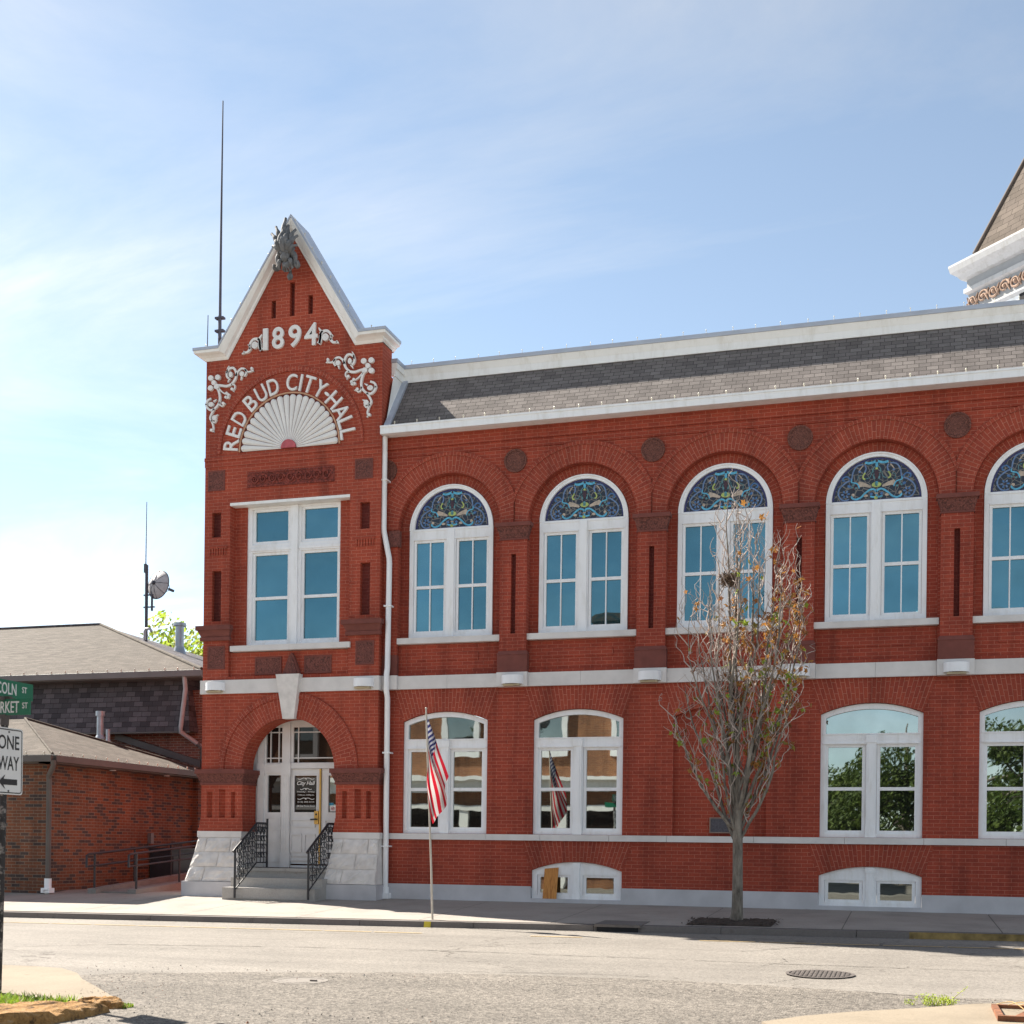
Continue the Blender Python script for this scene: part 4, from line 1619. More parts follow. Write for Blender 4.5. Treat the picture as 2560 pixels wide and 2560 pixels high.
# --- entrance: steps, landing, door screen
mb = MB()
mb.box(-4.26, -2.22, -.50, .35, -.1, .69)
mb.box(-4.28, -2.20, -.53, -.50, .63, .695)
mb.box(-4.25, -2.24, -.86, -.50, -.1, .505)
mb.box(-4.25, -2.24, -1.20, -.86, -.1, .315)
mb.box(-4.16, -2.36, -1.22, -1.20, .10, .30)
build('steps', mb, concrete('step_stone', (.38, .36, .34)), hall, (TC, -.8, .13))
mb = MB()
DY = .25
o = (TC, DY, .7)
PW = plain('porch_white_paint', (.72, .70, .69), .5, .06, 4)
mb.prism(rect(-4.50, -2.05, .70, 3.95), [rect(-4.085, -3.72, 2.87, 3.60), rect(-3.46, -2.40, 2.87, 3.60), rect(-4.045, -3.745, 1.84, 2.61), rect(-3.60, -2.10, .745, 2.745)], DY, DY + .1)
for x0, x1 in ((-3.70, -3.52), (-4.26, -4.12)):
    mb.box(x0, x1, DY - .04, DY, .70, 3.9)
    mb.box(x0 - .02, x1 + .02, DY - .055, DY - .0, 2.60, 2.86)
    mb.box(x0 - .02, x1 + .02, DY - .055, DY - .0, .70, 1.0)
    for k in range(3):
        xx = x0 + (x1 - x0) * (k + .5) / 3
        mb.box(xx - .015, xx + .015, DY - .05, DY - .04, 1.05, 2.55)
mb.box(-3.52, -2.1, DY - .03, DY, 2.745, 2.86)
mb.box(-4.12, -3.70, DY - .03, DY, 2.66, 2.84)
for z0, z1 in ((.80, 1.18), (1.22, 1.50), (1.54, 1.74)):
    mb.prism(rect(-4.06, -3.74, z0, z1), [rect(-4.03, -3.77, z0 + .03, z1 - .03)], DY - .018, DY, back=False)
dscr = build('door_frame', mb, PW, hall, o)
mb = MB()
for x0, x1, v in ((-4.085, -3.72, (-3.99, -3.80)), (-3.46, -2.40, (-3.355, -2.50))):
    for x in v:
        mb.box(x - .011, x + .011, DY + .01, DY + .035, 2.87, 3.60)
    for z in (2.965, 3.50):
        mb.box(x0, x1, DY + .008, DY + .034, z - .011, z + .011)
build('glazing_bar', mb, PW, dscr, o)
mb = MB()
mb.box(-4.085, -3.72, DY + .04, DY + .05, 2.87, 3.60)
mb.box(-3.46, -2.40, DY + .04, DY + .05, 2.87, 3.60)
mb.box(-4.045, -3.745, DY + .04, DY + .05, 1.84, 2.61)
build('pane', mb, MAT['glass_dark'], dscr, o)


def door_leaf(x0, x1, g0, g1):
    mb = MB()
    mb.prism(rect(x0, x1, .775, 2.74), [rect(g0, g1, 1.845, 2.60)], DY + .02, DY + .07)
    w = x1 - x0
    mb.prism(rect(g0 - .03, g1 + .03, 1.815, 2.63), [rect(g0, g1, 1.845, 2.60)], DY + .008, DY + .02, back=False)
    for (a, b, z0, z1) in ((.12, .88, 1.54, 1.70), (.12, .46, 1.02, 1.40), (.54, .88, 1.02, 1.40), (.12, .88, .84, .96)):
        mb.prism(rect(x0 + w * a, x0 + w * b, z0, z1), [rect(x0 + w * a + .025, x0 + w * b - .025, z0 + .025, z1 - .025)], DY - .006, DY + .02, back=False)
    return build('door', mb, PW, hall, (x0, DY, .775))


d1 = door_leaf(-3.595, -2.86, -3.435, -2.93)
mb = MB()
mb.box(-3.435, -2.93, DY + .045, DY + .055, 1.845, 2.60)
build('pane', mb, MAT['glass_dark'], d1, (-3.59, DY, .775))
mb = MB()
for s, z, h in (('City Hall', 2.435, .105),):
    put_text(mb, s, (-3.185, DY + .04, z), h, thick=.004, weight=.022, shear=.28, width=.41)
for s, z, h, w in (('Monday - Friday', 2.265, .036, .40), ('7:30a.m.-4:00p.m.', 2.20, .036, .38), ('(618) 282-2315', 2.055, .036, .38), ('200 East Market Street', 1.975, .034, .41)):
    put_text(mb, s, (-3.185, DY + .04, z), h, thick=.004, weight=.006, width=w)
for z, w in ((2.54, .38), (2.325, .26), (2.125, .38)):
    for s in (-1, 1):
        P = [(-3.185 + s * w / 2 * t, z + .014 * math.sin(t * 6.2)) for t in [k / 14 for k in range(15)]]
        mb.ribbon(P, [.012] * 15, DY + .038, DY + .042)
    mb.disc(-3.185, z, .018, DY + .036, DY + .042, 8)
build('door_lettering', mb, MAT['letters'], d1, (-3.59, DY, .775))
mb = MB()
mb.box(-2.965, -2.875, DY - .015, DY + .02, 1.60, 1.87)
mb.tube([(-2.92, DY - .05, 1.70), (-3.03, DY - .055, 1.695)], .014, 8, 1)
mb.tube([(-2.92, DY + .0, 1.70), (-2.92, DY - .055, 1.70)], .018, 8, 1)
mb.disc(-2.92, 1.80, .02, DY - .022, DY - .01, 10, 1)
build('handle', mb, [MAT['brass'], MAT['iron']], d1, (-3.59, DY, .775))
mb = MB()
for z in (2.50, 1.80, 1.05):
    mb.box(-3.612, -3.588, DY - .02, DY + .02, z, z + .12)
build('hinge', mb, MAT['iron'], d1, (-3.59, DY, .775))
mb = MB()
mb.box(-2.858, -2.825, DY - .012, DY + .05, .775, 2.74)
build('door_edge_strip', mb, MAT['brass'], d1, (-3.59, DY, .775))
d2 = door_leaf(-2.82, -2.085, -2.66, -2.17)
mb = MB()
mb.box(-2.66, -2.17, DY + .045, DY + .055, 1.845, 2.60)
build('pane', mb, MAT['glass_low'], d2, (-2.82, DY, .775))
mb = MB()
mb.box(-2.635, -2.50, DY + .038, DY + .044, 1.865, 1.97, 0)
mb.box(-2.655, -2.56, DY + .038, DY + .044, 1.985, 2.04, 2)
mb.ring(-2.568, 1.925, .028, .036, DY + .032, DY + .038, 0, 2 * PI, 20, None, 1)
mb.ribbon([(-2.593, 1.90), (-2.543, 1.95)], .008, DY + .032, DY + .038, 1)
mb.box(-2.59, -2.548, DY + .034, DY + .038, 1.921, 1.929, 3)
build('door_sticker', mb, [MAT['letters'], plain('sign_red', (.55, .03, .04), .5), plain('sticker_blue', (.03, .25, .4), .5), MAT['iron']], d2, (-2.82, DY, .775))


# --- wrought iron stair rails: things of their own
def stair_rail(x, name, label):
    t = thing(name, label, 'stair railing', (x, -1.29, .12), 'iron stair railings of the entrance')
    Pt = [(-1.29, 1.06), (-.42, 1.60), (.02, 1.60)]
    Pb = [(-1.29, .27), (-.42, .80), (.02, .80)]

    def at(P, y):
        for (a, za), (b, zb) in zip(P, P[1:]):
            if y <= b:
                return za + (zb - za) * (y - a) / (b - a)
        return P[-1][1]
    mb = MB()
    mb.tube([(x, -1.36, 1.02), (x, -1.29, 1.07)] + [(x, a, z) for a, z in Pt[1:]], .024, 8)
    build('handrail', mb, MAT['iron'], t)
    mb = MB()
    mb.tube([(x, a, z) for a, z in Pb], .015, 6)
    build('bottom_rail', mb, MAT['iron'], t)
    for y, z0, z1 in ((-1.29, .11, 1.06), (.02, .69, 1.70)):
        mb = MB()
        mb.box(x - .016, x + .016, y - .016, y + .016, z0, z1)
        build('post', mb, MAT['iron'], t)
    mb = MB()
    for y in (-1.12, -.95, -.78, -.61, -.42, -.26, -.12):
        z0, z1 = at(Pb, y), at(Pt, y)
        mb.tube([(x, y, z0), (x, y, z1)], .010, 6)
        for f, r in ((.2, .055), (.42, .045), (.62, .055), (.85, .05)):
            zc = z0 + (z1 - z0) * f
            for s in (-1, 1):
                c = y + s * r
                mb.tube([(x + .003, c + r * math.cos(k * PI / 5) * .9, zc + r * math.sin(k * PI / 5)) for k in range(9)], .009, 5)
            mb.ball((x, y, zc), .02, 6)
        mb.tube(smooth_path([(x, y - .075, z1 - .02), (x, y - .05, z1 - .16), (x, y, z1 - .22), (x, y + .05, z1 - .16), (x, y + .075, z1 + .02)], 4), .009, 5)
    build('scrollwork', mb, MAT['iron'], t)
    return t


stair_rail(-3.92, 'stair_railing', 'black wrought iron stair railing at the foot of the left stone pier')
stair_rail(-2.33, 'stair_railing', 'black wrought iron stair railing beside the right stone pier and downspout')

# ================================================================ lamps on the belt course
LAMPG = 'white half-round wall lamps along the stone belt'
lamp_pos = [(-4.915, FY - .05, 'white wall lamp at the outer left corner of the tower'), (-1.61, FY - .05, 'white wall lamp on the tower beside the downspout'),
            (BAYC + .02, -.24, 'white wall lamp below the pilaster between the first two wing windows'), (BAYC + B, -.24, 'white wall lamp just left of the bare street tree'),
            (BAYC + 2 * B, -.24, 'white wall lamp behind the right branches of the street tree'), (BAYC + 3 * B + .01, -.24, 'white wall lamp under the rightmost pilaster in view')]
LW = plain('lamp_white_enamel', (.82, .82, .84), .35, .03, 3)
lampm = None
for i, (x, y, lab) in enumerate(lamp_pos):
    if i == 0:
        t = thing('wall_lamp', lab, 'wall lamp', (x, y, 4.3), LAMPG)
        mb = MB()
        n = 14
        prof = [(x + .215 * math.cos(PI + PI * k / n), y + .17 * math.sin(PI + PI * k / n)) for k in range(n + 1)]
        sup = [(x - .215 if k == 0 else (x + .215 if k == n else p[0]), p[1]) for k, p in enumerate(prof)]
        for k in range(n):
            a, b = sup[k], sup[k + 1]
            mb.face([(a[0], a[1], 4.31), (b[0], b[1], 4.31), (b[0], b[1], 4.475), (a[0], a[1], 4.475)], 0, None, True)
        mb.face([(p[0], p[1], 4.475) for p in sup])
        mb.face([(p[0], p[1], 4.325) for p in sup[::-1]])
        build('lamp_shade', mb, LW, t)
        mb = MB()
        mb.box(x - .16, x + .16, y - .10, y - .003, 4.27, 4.31)
        build('lamp_lens', mb, plain('lamp_lens', (.45, .38, .25), .3, .1, 5), t)
        lampm = t
    else:
        p = lamp_pos[0]
        c = copy_tree(lampm, None, (x - p[0], y - p[1], 0))
        c['label'] = lab

# plaque and the board
mb = MB()
mb.box(5.22, 5.60, -.04, .0, 1.50, 1.76, 0)
mb.prism(rect(5.205, 5.615, 1.485, 1.775), [rect(5.225, 5.595, 1.505, 1.755)], -.05, -.0, 1, back=False)
build('plaque', mb, [plain('plaque_grey', (.075, .07, .085), .6, .3, 30), plain('plaque_rim', (.26, .18, .14), .6, .2, 9)], None, (5.41, 0, 1.5))
tag(bpy.data.objects['plaque'], 'small dark metal plaque in the bricked-up recess behind the street tree', 'plaque')


def wood():
    m, t, b = mat('weathered_board')
    g = N(t, 'ShaderNodeNewGeometry')
    mp = N(t, 'ShaderNodeMapping')
    mp.inputs['Scale'].default_value = (16, 16, 1.5)
    L(t, g, 'Position', mp, 0)
    n = N(t, 'ShaderNodeTexNoise', Scale=1.6, Detail=6, Roughness=.6, Distortion=.8)
    L(t, mp, 0, n, 'Vector')
    r = ramp(t, [(.3, (.30, .10, .022)), (.5, (.52, .215, .05)), (.7, (.62, .30, .085))])
    L(t, n, 'Fac', r, 0)
    L(t, r, 0, b, 'Base Color')
    b.inputs['Roughness'].default_value = .75
    bump(t, b, (n, 'Fac'), .3, .01)
    return m


mb = MB()
a = [(2.05, -.160, .202), (2.32, -.160, .202), (2.32, -.135, .202), (2.05, -.135, .202)]
bt = [(2.065, -.085, .775), (2.335, -.085, .80), (2.335, -.06, .80), (2.065, -.06, .775)]
mb.hexa(a, bt)
build('wooden_board', mb, wood(), None, (2.2, -.15, .202))
tag(bpy.data.objects['wooden_board'], 'short brown wooden board leaning against the basement window', 'board')

# ---- masts on the roof behind the gable
MAT['mast'] = plain('dark_mast', (.05, .045, .06), .5, .2, 6)
t = thing('antenna', 'tall thin whip antenna rising behind the left slope of the gable', 'antenna', (-5.28, .2, 10.5))
mb = MB()
mb.tube([(-5.28, .2, 10.45), (-5.285, .2, 12.3)], .03, 8)
build('mast', mb, MAT['mast'], t)
mb = MB()
mb.tube([(-5.245, .16, 11.8), (-5.25, .16, 12.5), (-5.255, .17, 14.6), (-5.255, .18, 16.82)], [.035, .03, .022, .012], 8)
build('whip', mb, MAT['mast'], t)
for z in (11.95, 12.22):
    mb = MB()
    mb.box(-5.36, -5.16, .13, .23, z, z + .04)
    build('clamp', mb, MAT['mast'], t)
t = thing('antenna', 'short thin rod antenna at the far left end of the gable eave', 'antenna', (-5.33, -.2, 11.34))
mb = MB()
mb.tube([(-5.33, -.2, 11.33), (-5.32, -.2, 12.16)], [.013, .009], 6)
build('rod', mb, MAT['mast'], t)
mb = MB()
mb.box(-5.37, -5.29, -.24, -.16, 11.345, 11.38)
build('foot', mb, MAT['mast'], t)

# ================================================================ brick annex and the taller shop behind it
MAT['annex_brick'] = brick('mottled_orange_brick', (.205, .072, .035), (.155, .068, .042), (.24, .18, .13), .215, .0677, .012, -.1, .25)
m = MAT['annex_brick']
t = m.node_tree
# some bricks are burnt dark
brn = [n for n in t.nodes if n.type == 'TEX_BRICK'][0]
b2 = N(t, 'ShaderNodeTexBrick')
b2.inputs['Scale'].default_value = 1
b2.inputs['Color1'].default_value = (0, 0, 0, 1)
b2.inputs['Color2'].default_value = (1, 1, 1, 1)
b2.inputs['Mortar'].default_value = (0, 0, 0, 1)
b2.inputs['Brick Width'].default_value = .215
b2.inputs['Row Height'].default_value = .0677
b2.inputs['Mortar Size'].default_value = .005
uvn = [n for n in t.nodes if n.type == 'UVMAP'][0]
L(t, uvn, 0, b2, 'Vector')
rr = ramp(t, [(.66, (0, 0, 0)), (.80, (1, 1, 1))])
L(t, b2, 'Color', rr, 0)
tgt = [l for l in t.links if l.from_node == brn and l.from_socket.name == 'Color'][0].to_socket
mm = mixc(t, (brn, 'Color'), (.072, .050, .045), (rr, 0))
t.links.new(mm.outputs[2], tgt)
MAT['brown_trim'] = plain('brown_painted_metal', (.085, .07, .062), .5, .15, 2)
MAT['gray_trim'] = plain('taupe_gutter', (.15, .13, .125), .5, .12, 2)
MAT['pipe_grey'] = plain('galvanised_pipe', (.34, .37, .41), .4, .12, 6, metal=.4)
MAT['pale_pipe'] = plain('pale_downspout', (.40, .38, .39), .5, .1, 5)

annex = thing('brick_annex', 'low mottled brick annex with tan hip roof left of the tower', 'building', (-8.6, -.9, .1))
mb = MB()
mb.box(-22, -8.6, -.90, 4.85, -.3, 2.86)
mb.box(-22, -8.45, 4.851, 5.99, -.3, 2.86)
build('wall', mb, MAT['annex_brick'], annex)
mb = MB()
ex, y0, y1, ez = -8.25, -1.2, 5.05, 2.98
ax, ay, az = ex - (y1 - y0) / 2, (y0 + y1) / 2, 2.98 + .35 * (y1 - y0) / 2
run = (y1 - y0) / 2
sl_ = math.hypot(run, az - ez)
mb.face([(ex, y0, ez), (ex, y1, ez), (ax, ay, az)], 0, [(y0, 0), (y1, 0), (ay, sl_)])
mb.face([(-24, y0, ez), (ex, y0, ez), (ax, ay, az), (-24, ay, az)], 0, [(-24, 0), (ex, 0), (ax, sl_), (-24, sl_)])
mb.face([(ex, y1, ez), (-24, y1, ez), (-24, ay, az), (ax, ay, az)], 0, [(ex, 0), (-24, 0), (-24, sl_), (ax, sl_)])
mb.face([(-24, y0, ez), (-24, y1, ez), (ex, y1, ez), (ex, y0, ez)], 1)
# lean-to strip joining the taller building
mb.face([(-8.2, 4.6, 2.97), (-8.2, 6.0, 2.97), (-12.0, 6.0, 3.83), (-12.0, 4.6, 3.83)], 2, [(4.6, 0), (6, 0), (6, 3.8), (4.6, 3.8)])
build('roof', mb, [MAT['tan_shingle'], MAT['brown_trim'], MAT['dark_shaded_shingle']], annex)
mb = MB()
mb.tube([(-8.245, -1.2, ez + .02), (ax, ay, az + .02)], .03, 5)
mb.tube([(-8.245, y1, ez + .02), (ax, ay, az + .02)], .03, 5)
build('hip_cap', mb, MAT['tan_shingle'], annex)
mb = MB()
mb.box(-24, -8.21, -1.29, -1.19, 2.83, 2.965)
mb.box(-8.255, -8.15, -1.19, 6.0, 2.83, 2.965)
mb.box(-24, -8.3, -1.18, -.901, 2.80, 2.85)
mb.box(-8.598, -8.26, -1.18, 6.0, 2.80, 2.84)
build('gutter', mb, MAT['brown_trim'], annex)
mb = MB()
mb.tube([(-7.95 - .25, -1.24, 2.86), (-8.2, -1.22, 2.74), (-8.48, -1.0, 2.55), (-8.49, -.97, 2.45), (-8.49, -.97, .36)], .055, 8)
build('downspout', mb, MAT['brown_trim'], annex)
mb = MB()
mb.tube([(-8.49, -.97, .40), (-8.49, -.97, .20), (-8.46, -1.05, .12)], .075, 8)
mb.box(-8.59, -8.38, -1.07, -.90, .10, .20)
build('drain_boot', mb, MAT['white'], annex)
for (x, y, z, h, r, cap) in ((-10.61, 3.8, 3.80, .52, .085, True), (-10.16, 3.48, 3.65, .30, .05, False)):
    mb = MB()
    mb.tube([(x, y, z - .05), (x, y, z + .05)], [r * 1.6, r], 12)
    mb.cyl((x, y, z), r, h, 12)
    if cap:
        mb.cyl((x, y, z + h), r * 1.35, .12, 12)
    build('vent_pipe', mb, MAT['pipe_grey'], annex)
for y in (1.2, 3.4):
    mb = MB()
    mb.cyl((-8.44, y, 2.785), .07, .02, 12)
    build('soffit_light', mb, MAT['white'], annex)
mb = MB()
mb.box(-8.598, -8.50, 2.85, 2.97, 1.15, 1.40)
build('utility_box', mb, MAT['gray_trim'], annex)

shop = thing('mansard_building', 'taller brick building with dark shingled mansard behind the annex', 'building', (-9, 6, .1))
mb = MB()
mb.box(-26, -8.5, 6.0, 26, -.3, 5.2)
build('wall', mb, brick('brown_red_brick', (.26, .085, .05), (.15, .055, .04), (.36, .29, .24), .215, .0677, .011, 0, .15), shop)
mb = MB()
q = math.hypot(.3, 1.5)
mb.face([(-26, 5.55, 4.08), (-9.15, 5.55, 4.08), (-9.40, 5.85, 5.58), (-26, 5.85, 5.58)], 0, [(-26, 0), (-9.15, 0), (-9.4, q), (-26, q)])
mb.face([(-9.15, 5.55, 4.08), (-9.15, 24, 4.08), (-9.40, 24, 5.58), (-9.40, 5.85, 5.58)], 0, [(5.55, 0), (24, 0), (24, q), (5.85, q)])
mb.face([(-26, 5.55, 4.08), (-26, 6.0, 4.08), (-9.15, 6.0, 4.08), (-9.15, 5.55, 4.08)], 1)
mb.box(-26, -9.13, 5.53, 5.56, 4.04, 4.08, 1)
build('mansard', mb, [MAT['dark_shaded_shingle'], MAT['brown_trim']], shop)
mb = MB()
E0, yf, yb, ez2, pt = -8.65, 5.28, 25.7, 5.62, .32
run = (yb - yf) / 2
A = (E0 - run, yf + run, ez2 + pt * run)
s2 = math.hypot(run, pt * run)
mb.face([(E0, yf, ez2), (E0, yb, ez2), A], 1, [(yf, 0), (yb, 0), (A[1], s2)])  # right slope takes the darker shingle, its shade put into the colour
mb.face([(-40, yf, ez2), (E0, yf, ez2), A, (-40, A[1], A[2])], 0, [(-40, 0), (E0, 0), (A[0], s2), (-40, s2)])
mb.face([(E0, yb, ez2), (-40, yb, ez2), (-40, A[1], A[2]), A], 0, [(E0, 0), (-40, 0), (-40, s2), (A[0], s2)])
mb.face([(-40, yf, ez2 - .01), (-40, yb, ez2 - .01), (E0, yb, ez2 - .01), (E0, yf, ez2 - .01)], 2)
mb.tube([(E0, yf, ez2 + .03), (A[0], A[1], A[2] + .03)], .05, 5, 0)
mb.tube([(-40, A[1], A[2] + .03), (A[0], A[1], A[2] + .03)], .06, 5, 1)
build('roof', mb, [MAT['tan_shingle'], MAT['dark_shaded_shingle'], MAT['brown_trim']], shop)
mb = MB()
mb.box(-40, E0 + .03, yf - .09, yf, ez2 - .16, ez2 - .005)
mb.box(-40, E0, yf, 5.9, ez2 - .18, ez2 - .14)
build('gutter', mb, MAT['gray_trim'], shop)
mb = MB()
mb.tube([(-9.16, 5.30, 5.47), (-9.16, 5.36, 5.15), (-9.34, 5.45, 4.2), (-9.35, 5.46, 4.06), (-9.12, 5.9, 3.78), (-9.02, 5.93, 3.70)], .06, 8)
build('downspout', mb, MAT['pale_pipe'], shop)
mb = MB()
mb.tube([(-9.12, 5.9, 3.78), (-8.98, 5.94, 3.66), (-8.98, 5.94, 3.20)], .064, 8)
build('lower_downspout', mb, MAT['brown_trim'], shop)
mb = MB()
mb.hexa([(-11.6, 5.86, 3.92), (-9.0, 5.86, 3.16), (-9.0, 5.999, 3.16), (-11.6, 5.999, 3.92)], [(-11.6, 5.86, 4.10), (-9.0, 5.86, 3.33), (-9.0, 5.999, 3.33), (-11.6, 5.999, 4.10)])
build('step_flashing', mb, MAT['brown_trim'], shop)
mb = MB()
mb.cyl((-14.72, 14, 7.5), .14, 1.0, 14)
mb.cyl((-14.72, 14, 8.44), .21, .10, 14)
mb.tube([(-14.72, 14, 7.45), (-14.72, 14, 7.75)], [.24, .15], 14)
build('vent_pipe', mb, MAT['pipe_grey'], shop)
mb = MB()
mb.tube([(-16.0, 13.9, 8.0), (-16.0, 13.9, 8.30), (-15.95, 13.9, 8.38), (-15.80, 13.9, 8.38), (-15.74, 13.9, 8.28)], .05, 7)
build('gooseneck_vent', mb, MAT['pale_pipe'], shop)

# ---- dish on its mast
t = thing('satellite_dish', 'grey mesh satellite dish clamped to a mast on the roof', 'satellite dish', (-16.01, 14, 7.9))
mb = MB()
mb.tube([(-16.01, 14, 7.7), (-16.02, 14, 10.56)], .055, 8)
mb.tube([(-15.80, 14, 9.0), (-15.80, 14, 9.75)], .04, 7)
for z in (9.54, 9.13):
    mb.box(-16.12, -15.70, 13.97, 14.03, z - .02, z + .02)
build('mast', mb, MAT['mast'], t)
mb = MB()
mb.tube([(-16.06, 14, 10.2), (-16.05, 14, 12.7)], [.022, .012], 6)
mb.box(-16.11, -16.03, 13.96, 14.04, 10.3, 10.6)
build('whip', mb, MAT['mast'], t)
dn = Vector((.22, .85, -.12)).normalized()
dc = Vector((-15.63, 13.98, 9.9))
ua = dn.cross(Vector((0, 0, 1))).normalized()
ub = ua.cross(dn)
mb = MB()
RD = .49
nn = 28
for i in range(6):
    for k in range(nn):
        def P(i, k):
            r = RD * i / 6
            a = 2 * PI * k / nn
            return dc + ua * (r * math.cos(a)) + ub * (r * math.sin(a)) + dn * (.20 * (i / 6) ** 2 - .1)
        if i == 0:
            mb.face([P(0, k), P(1, k), P(1, k + 1)], 0, None, True)
        else:
            mb.face([P(i, k), P(i + 1, k), P(i + 1, k + 1), P(i, k + 1)], 0, None, True)
build('reflector', mb, plain('dish_grey', (.42, .39, .40), .6, .15, 8), t)
mb = MB()
mb.tube([dc + ua * (RD * math.cos(2 * PI * k / 28)) + ub * (RD * math.sin(2 * PI * k / 28)) + dn * .1 for k in range(29)], .016, 5)
for k in range(8):
    a = 2 * PI * k / 8
    mb.tube([dc - dn * .11, dc + (ua * math.cos(a) + ub * math.sin(a)) * RD * .5 - dn * .06, dc + (ua * math.cos(a) + ub * math.sin(a)) * RD + dn * .09], .010, 4)
mb.ball(dc - dn * .12, .07, 8)
build('rib', mb, MAT['mast'], t)
mb = MB()
tip = dc + dn * .62
for a in (.6, 2.7, 4.7):
    mb.tube([dc + (ua * math.cos(a) + ub * math.sin(a)) * RD * .95 + dn * .08, tip], .010, 4)
mb.tube([tip - dn * .05, tip + dn * .16], .05, 8)
build('feed_arm', mb, MAT['mast'], t)

# ---- ramp with its rails, and the dark cabinet by the wall
mb = MB()
for x, ya, yb_, za, zb_ in ((-7.62, -.69, 4.6, .20, .58), (-6.74, -.56, 3.8, .19, .46)):
    mb.hexa([(x - .1, ya, -.1), (x + .1, ya, -.1), (x + .1, yb_, -.1), (x - .1, yb_, -.1)], [(x - .1, ya, za), (x + .1, ya, za), (x + .1, yb_, zb_), (x - .1, yb_, zb_)])
mb.hexa([(-7.52, -.5, .0), (-6.84, -.5, .0), (-6.84, 4.6, .0), (-7.52, 4.6, .0)], [(-7.52, -.5, .134), (-6.84, -.5, .134), (-6.84, 4.6, .42), (-7.52, 4.6, .42)])
build('access_ramp', mb, concrete('ramp_concrete', (.24, .225, .21)), None, (-7.2, -.5, .1))
tag(bpy.data.objects['access_ramp'], 'concrete access ramp with low side walls between annex and tower', 'ramp')
for (x, ya, yb_, lab, nposts) in ((-7.65, -.55, 4.4, 'dark pipe handrail on the ramp wall nearest the annex', 4), (-6.75, -.38, 3.6, 'dark pipe handrail on the ramp wall nearest the tower', 3)):
    t = thing('ramp_handrail', lab, 'handrail', (x, ya, .2), 'pipe handrails of the ramp')
    def zt(y):
        return .92 + .075 * (y + .55)
    mb = MB()
    mb.tube([(x, ya - .28, zt(ya) - .28), (x, ya - .28, zt(ya) - .03), (x, ya - .2, zt(ya) - .0), (x, yb_, zt(yb_))], .024, 8)
    build('top_rail', mb, MAT['iron'], t)
    mb = MB()
    mb.tube([(x, ya - .28, zt(ya) - .26), (x, yb_, zt(yb_) - .28)], .02, 8)
    build('lower_rail', mb, MAT['iron'], t)
    for i in range(nposts):
        y = ya + (yb_ - ya) * i / (nposts - .6)
        mb = MB()
        mb.tube([(x, y, .17 + .072 * (y + .7)), (x, y, zt(y))], .023, 8)
        build('post', mb, MAT['iron'], t)
t = thing('utility_cabinet', 'dark grey utility cabinet against the annex wall behind the ramp rail', 'cabinet', (-8.25, 3.5, .13))
mb = MB()
mb.box(-8.55, -8.0, 2.9, 4.05, .13, 1.0)
build('body', mb, plain('cabinet_dark', (.03, .03, .036), .5, .2, 4), t)
mb = MB()
mb.box(-8.57, -7.98, 2.88, 4.07, 1.0, 1.05)
build('lid', mb, plain('cabinet_lid', (.05, .05, .058), .5, .2, 4), t)
mb = MB()
mb.box(-7.999, -7.985, 3.0, 3.95, .2, .9)
build('door', mb, plain('cabinet_door', (.038, .038, .045), .5, .2, 4), t)

# ---- corner tower behind the wing's parapet (octagon, spire roof)
ct = thing('corner_tower', 'square corner tower set diagonally behind the wing, steep brown shingle spire and white cornice', 'tower', (12.82, 5.6, 0))


def quad(rr):
    return [(12.82 - rr, 5.6), (12.82, 5.6 - rr), (12.82 + rr, 5.6), (12.82, 5.6 + rr)]


def band(mb, a0, z0, a1, z1, m=0):
    A, Bq = quad(a0), quad(a1)
    for k in range(4):
        j = (k + 1) % 4
        mb.face([(A[k][0], A[k][1], z0), (A[j][0], A[j][1], z0), (Bq[j][0], Bq[j][1], z1), (Bq[k][0], Bq[k][1], z1)], m)


MAT['grey_frieze'] = plain('grey_frieze_band', (.30, .30, .30), .6, .06, 3)  # grey of the frieze bands, darker than the cornice around them
mb = MB()
band(mb, 2.99, 8.0, 2.99, 12.80)
build('wall', mb, MAT['trim'], ct)
for k in range(4):
    A = quad(3.0)
    p, q = Vector((*A[k], 0)), Vector((*A[(k + 1) % 4], 0))
    mb = MB()
    n = Vector(((p + q).x / 2 - 12.82, (p + q).y / 2 - 5.6, 0)).normalized() * .004
    e = [p.lerp(q, .32) + n, p.lerp(q, .68) + n]
    mb.face([(e[0].x, e[0].y, 11.0), (e[1].x, e[1].y, 11.0), (e[1].x, e[1].y, 12.78), (e[0].x, e[0].y, 12.78)])  # flat dark panel, painted as the shade within the louvres
    build('louvre_shade', mb, MAT['dark'], ct)
mb = MB()
band(mb, 2.99, 12.74, 3.07, 12.80); band(mb, 3.07, 12.80, 3.07, 12.84); band(mb, 3.07, 12.84, 3.0, 12.86)
band(mb, 3.0, 12.86, 3.0, 13.26, 1)
band(mb, 3.0, 13.24, 3.10, 13.28); band(mb, 3.10, 13.28, 3.10, 13.37); band(mb, 3.10, 13.37, 3.03, 13.38)
band(mb, 3.03, 13.38, 3.03, 13.56, 1)
band(mb, 3.03, 13.56, 3.16, 13.58); band(mb, 3.16, 13.58, 3.24, 13.66); band(mb, 3.24, 13.66, 3.38, 13.74); band(mb, 3.38, 13.74, 3.42, 13.86); band(mb, 3.42, 13.86, 3.42, 13.90); band(mb, 3.42, 13.90, 2.7, 14.14)
build('cornice', mb, [painted('weathered_tower_paint', (.47, .455, .44), .2), MAT['grey_frieze']], ct)
mb = MB()
A = quad(3.005)
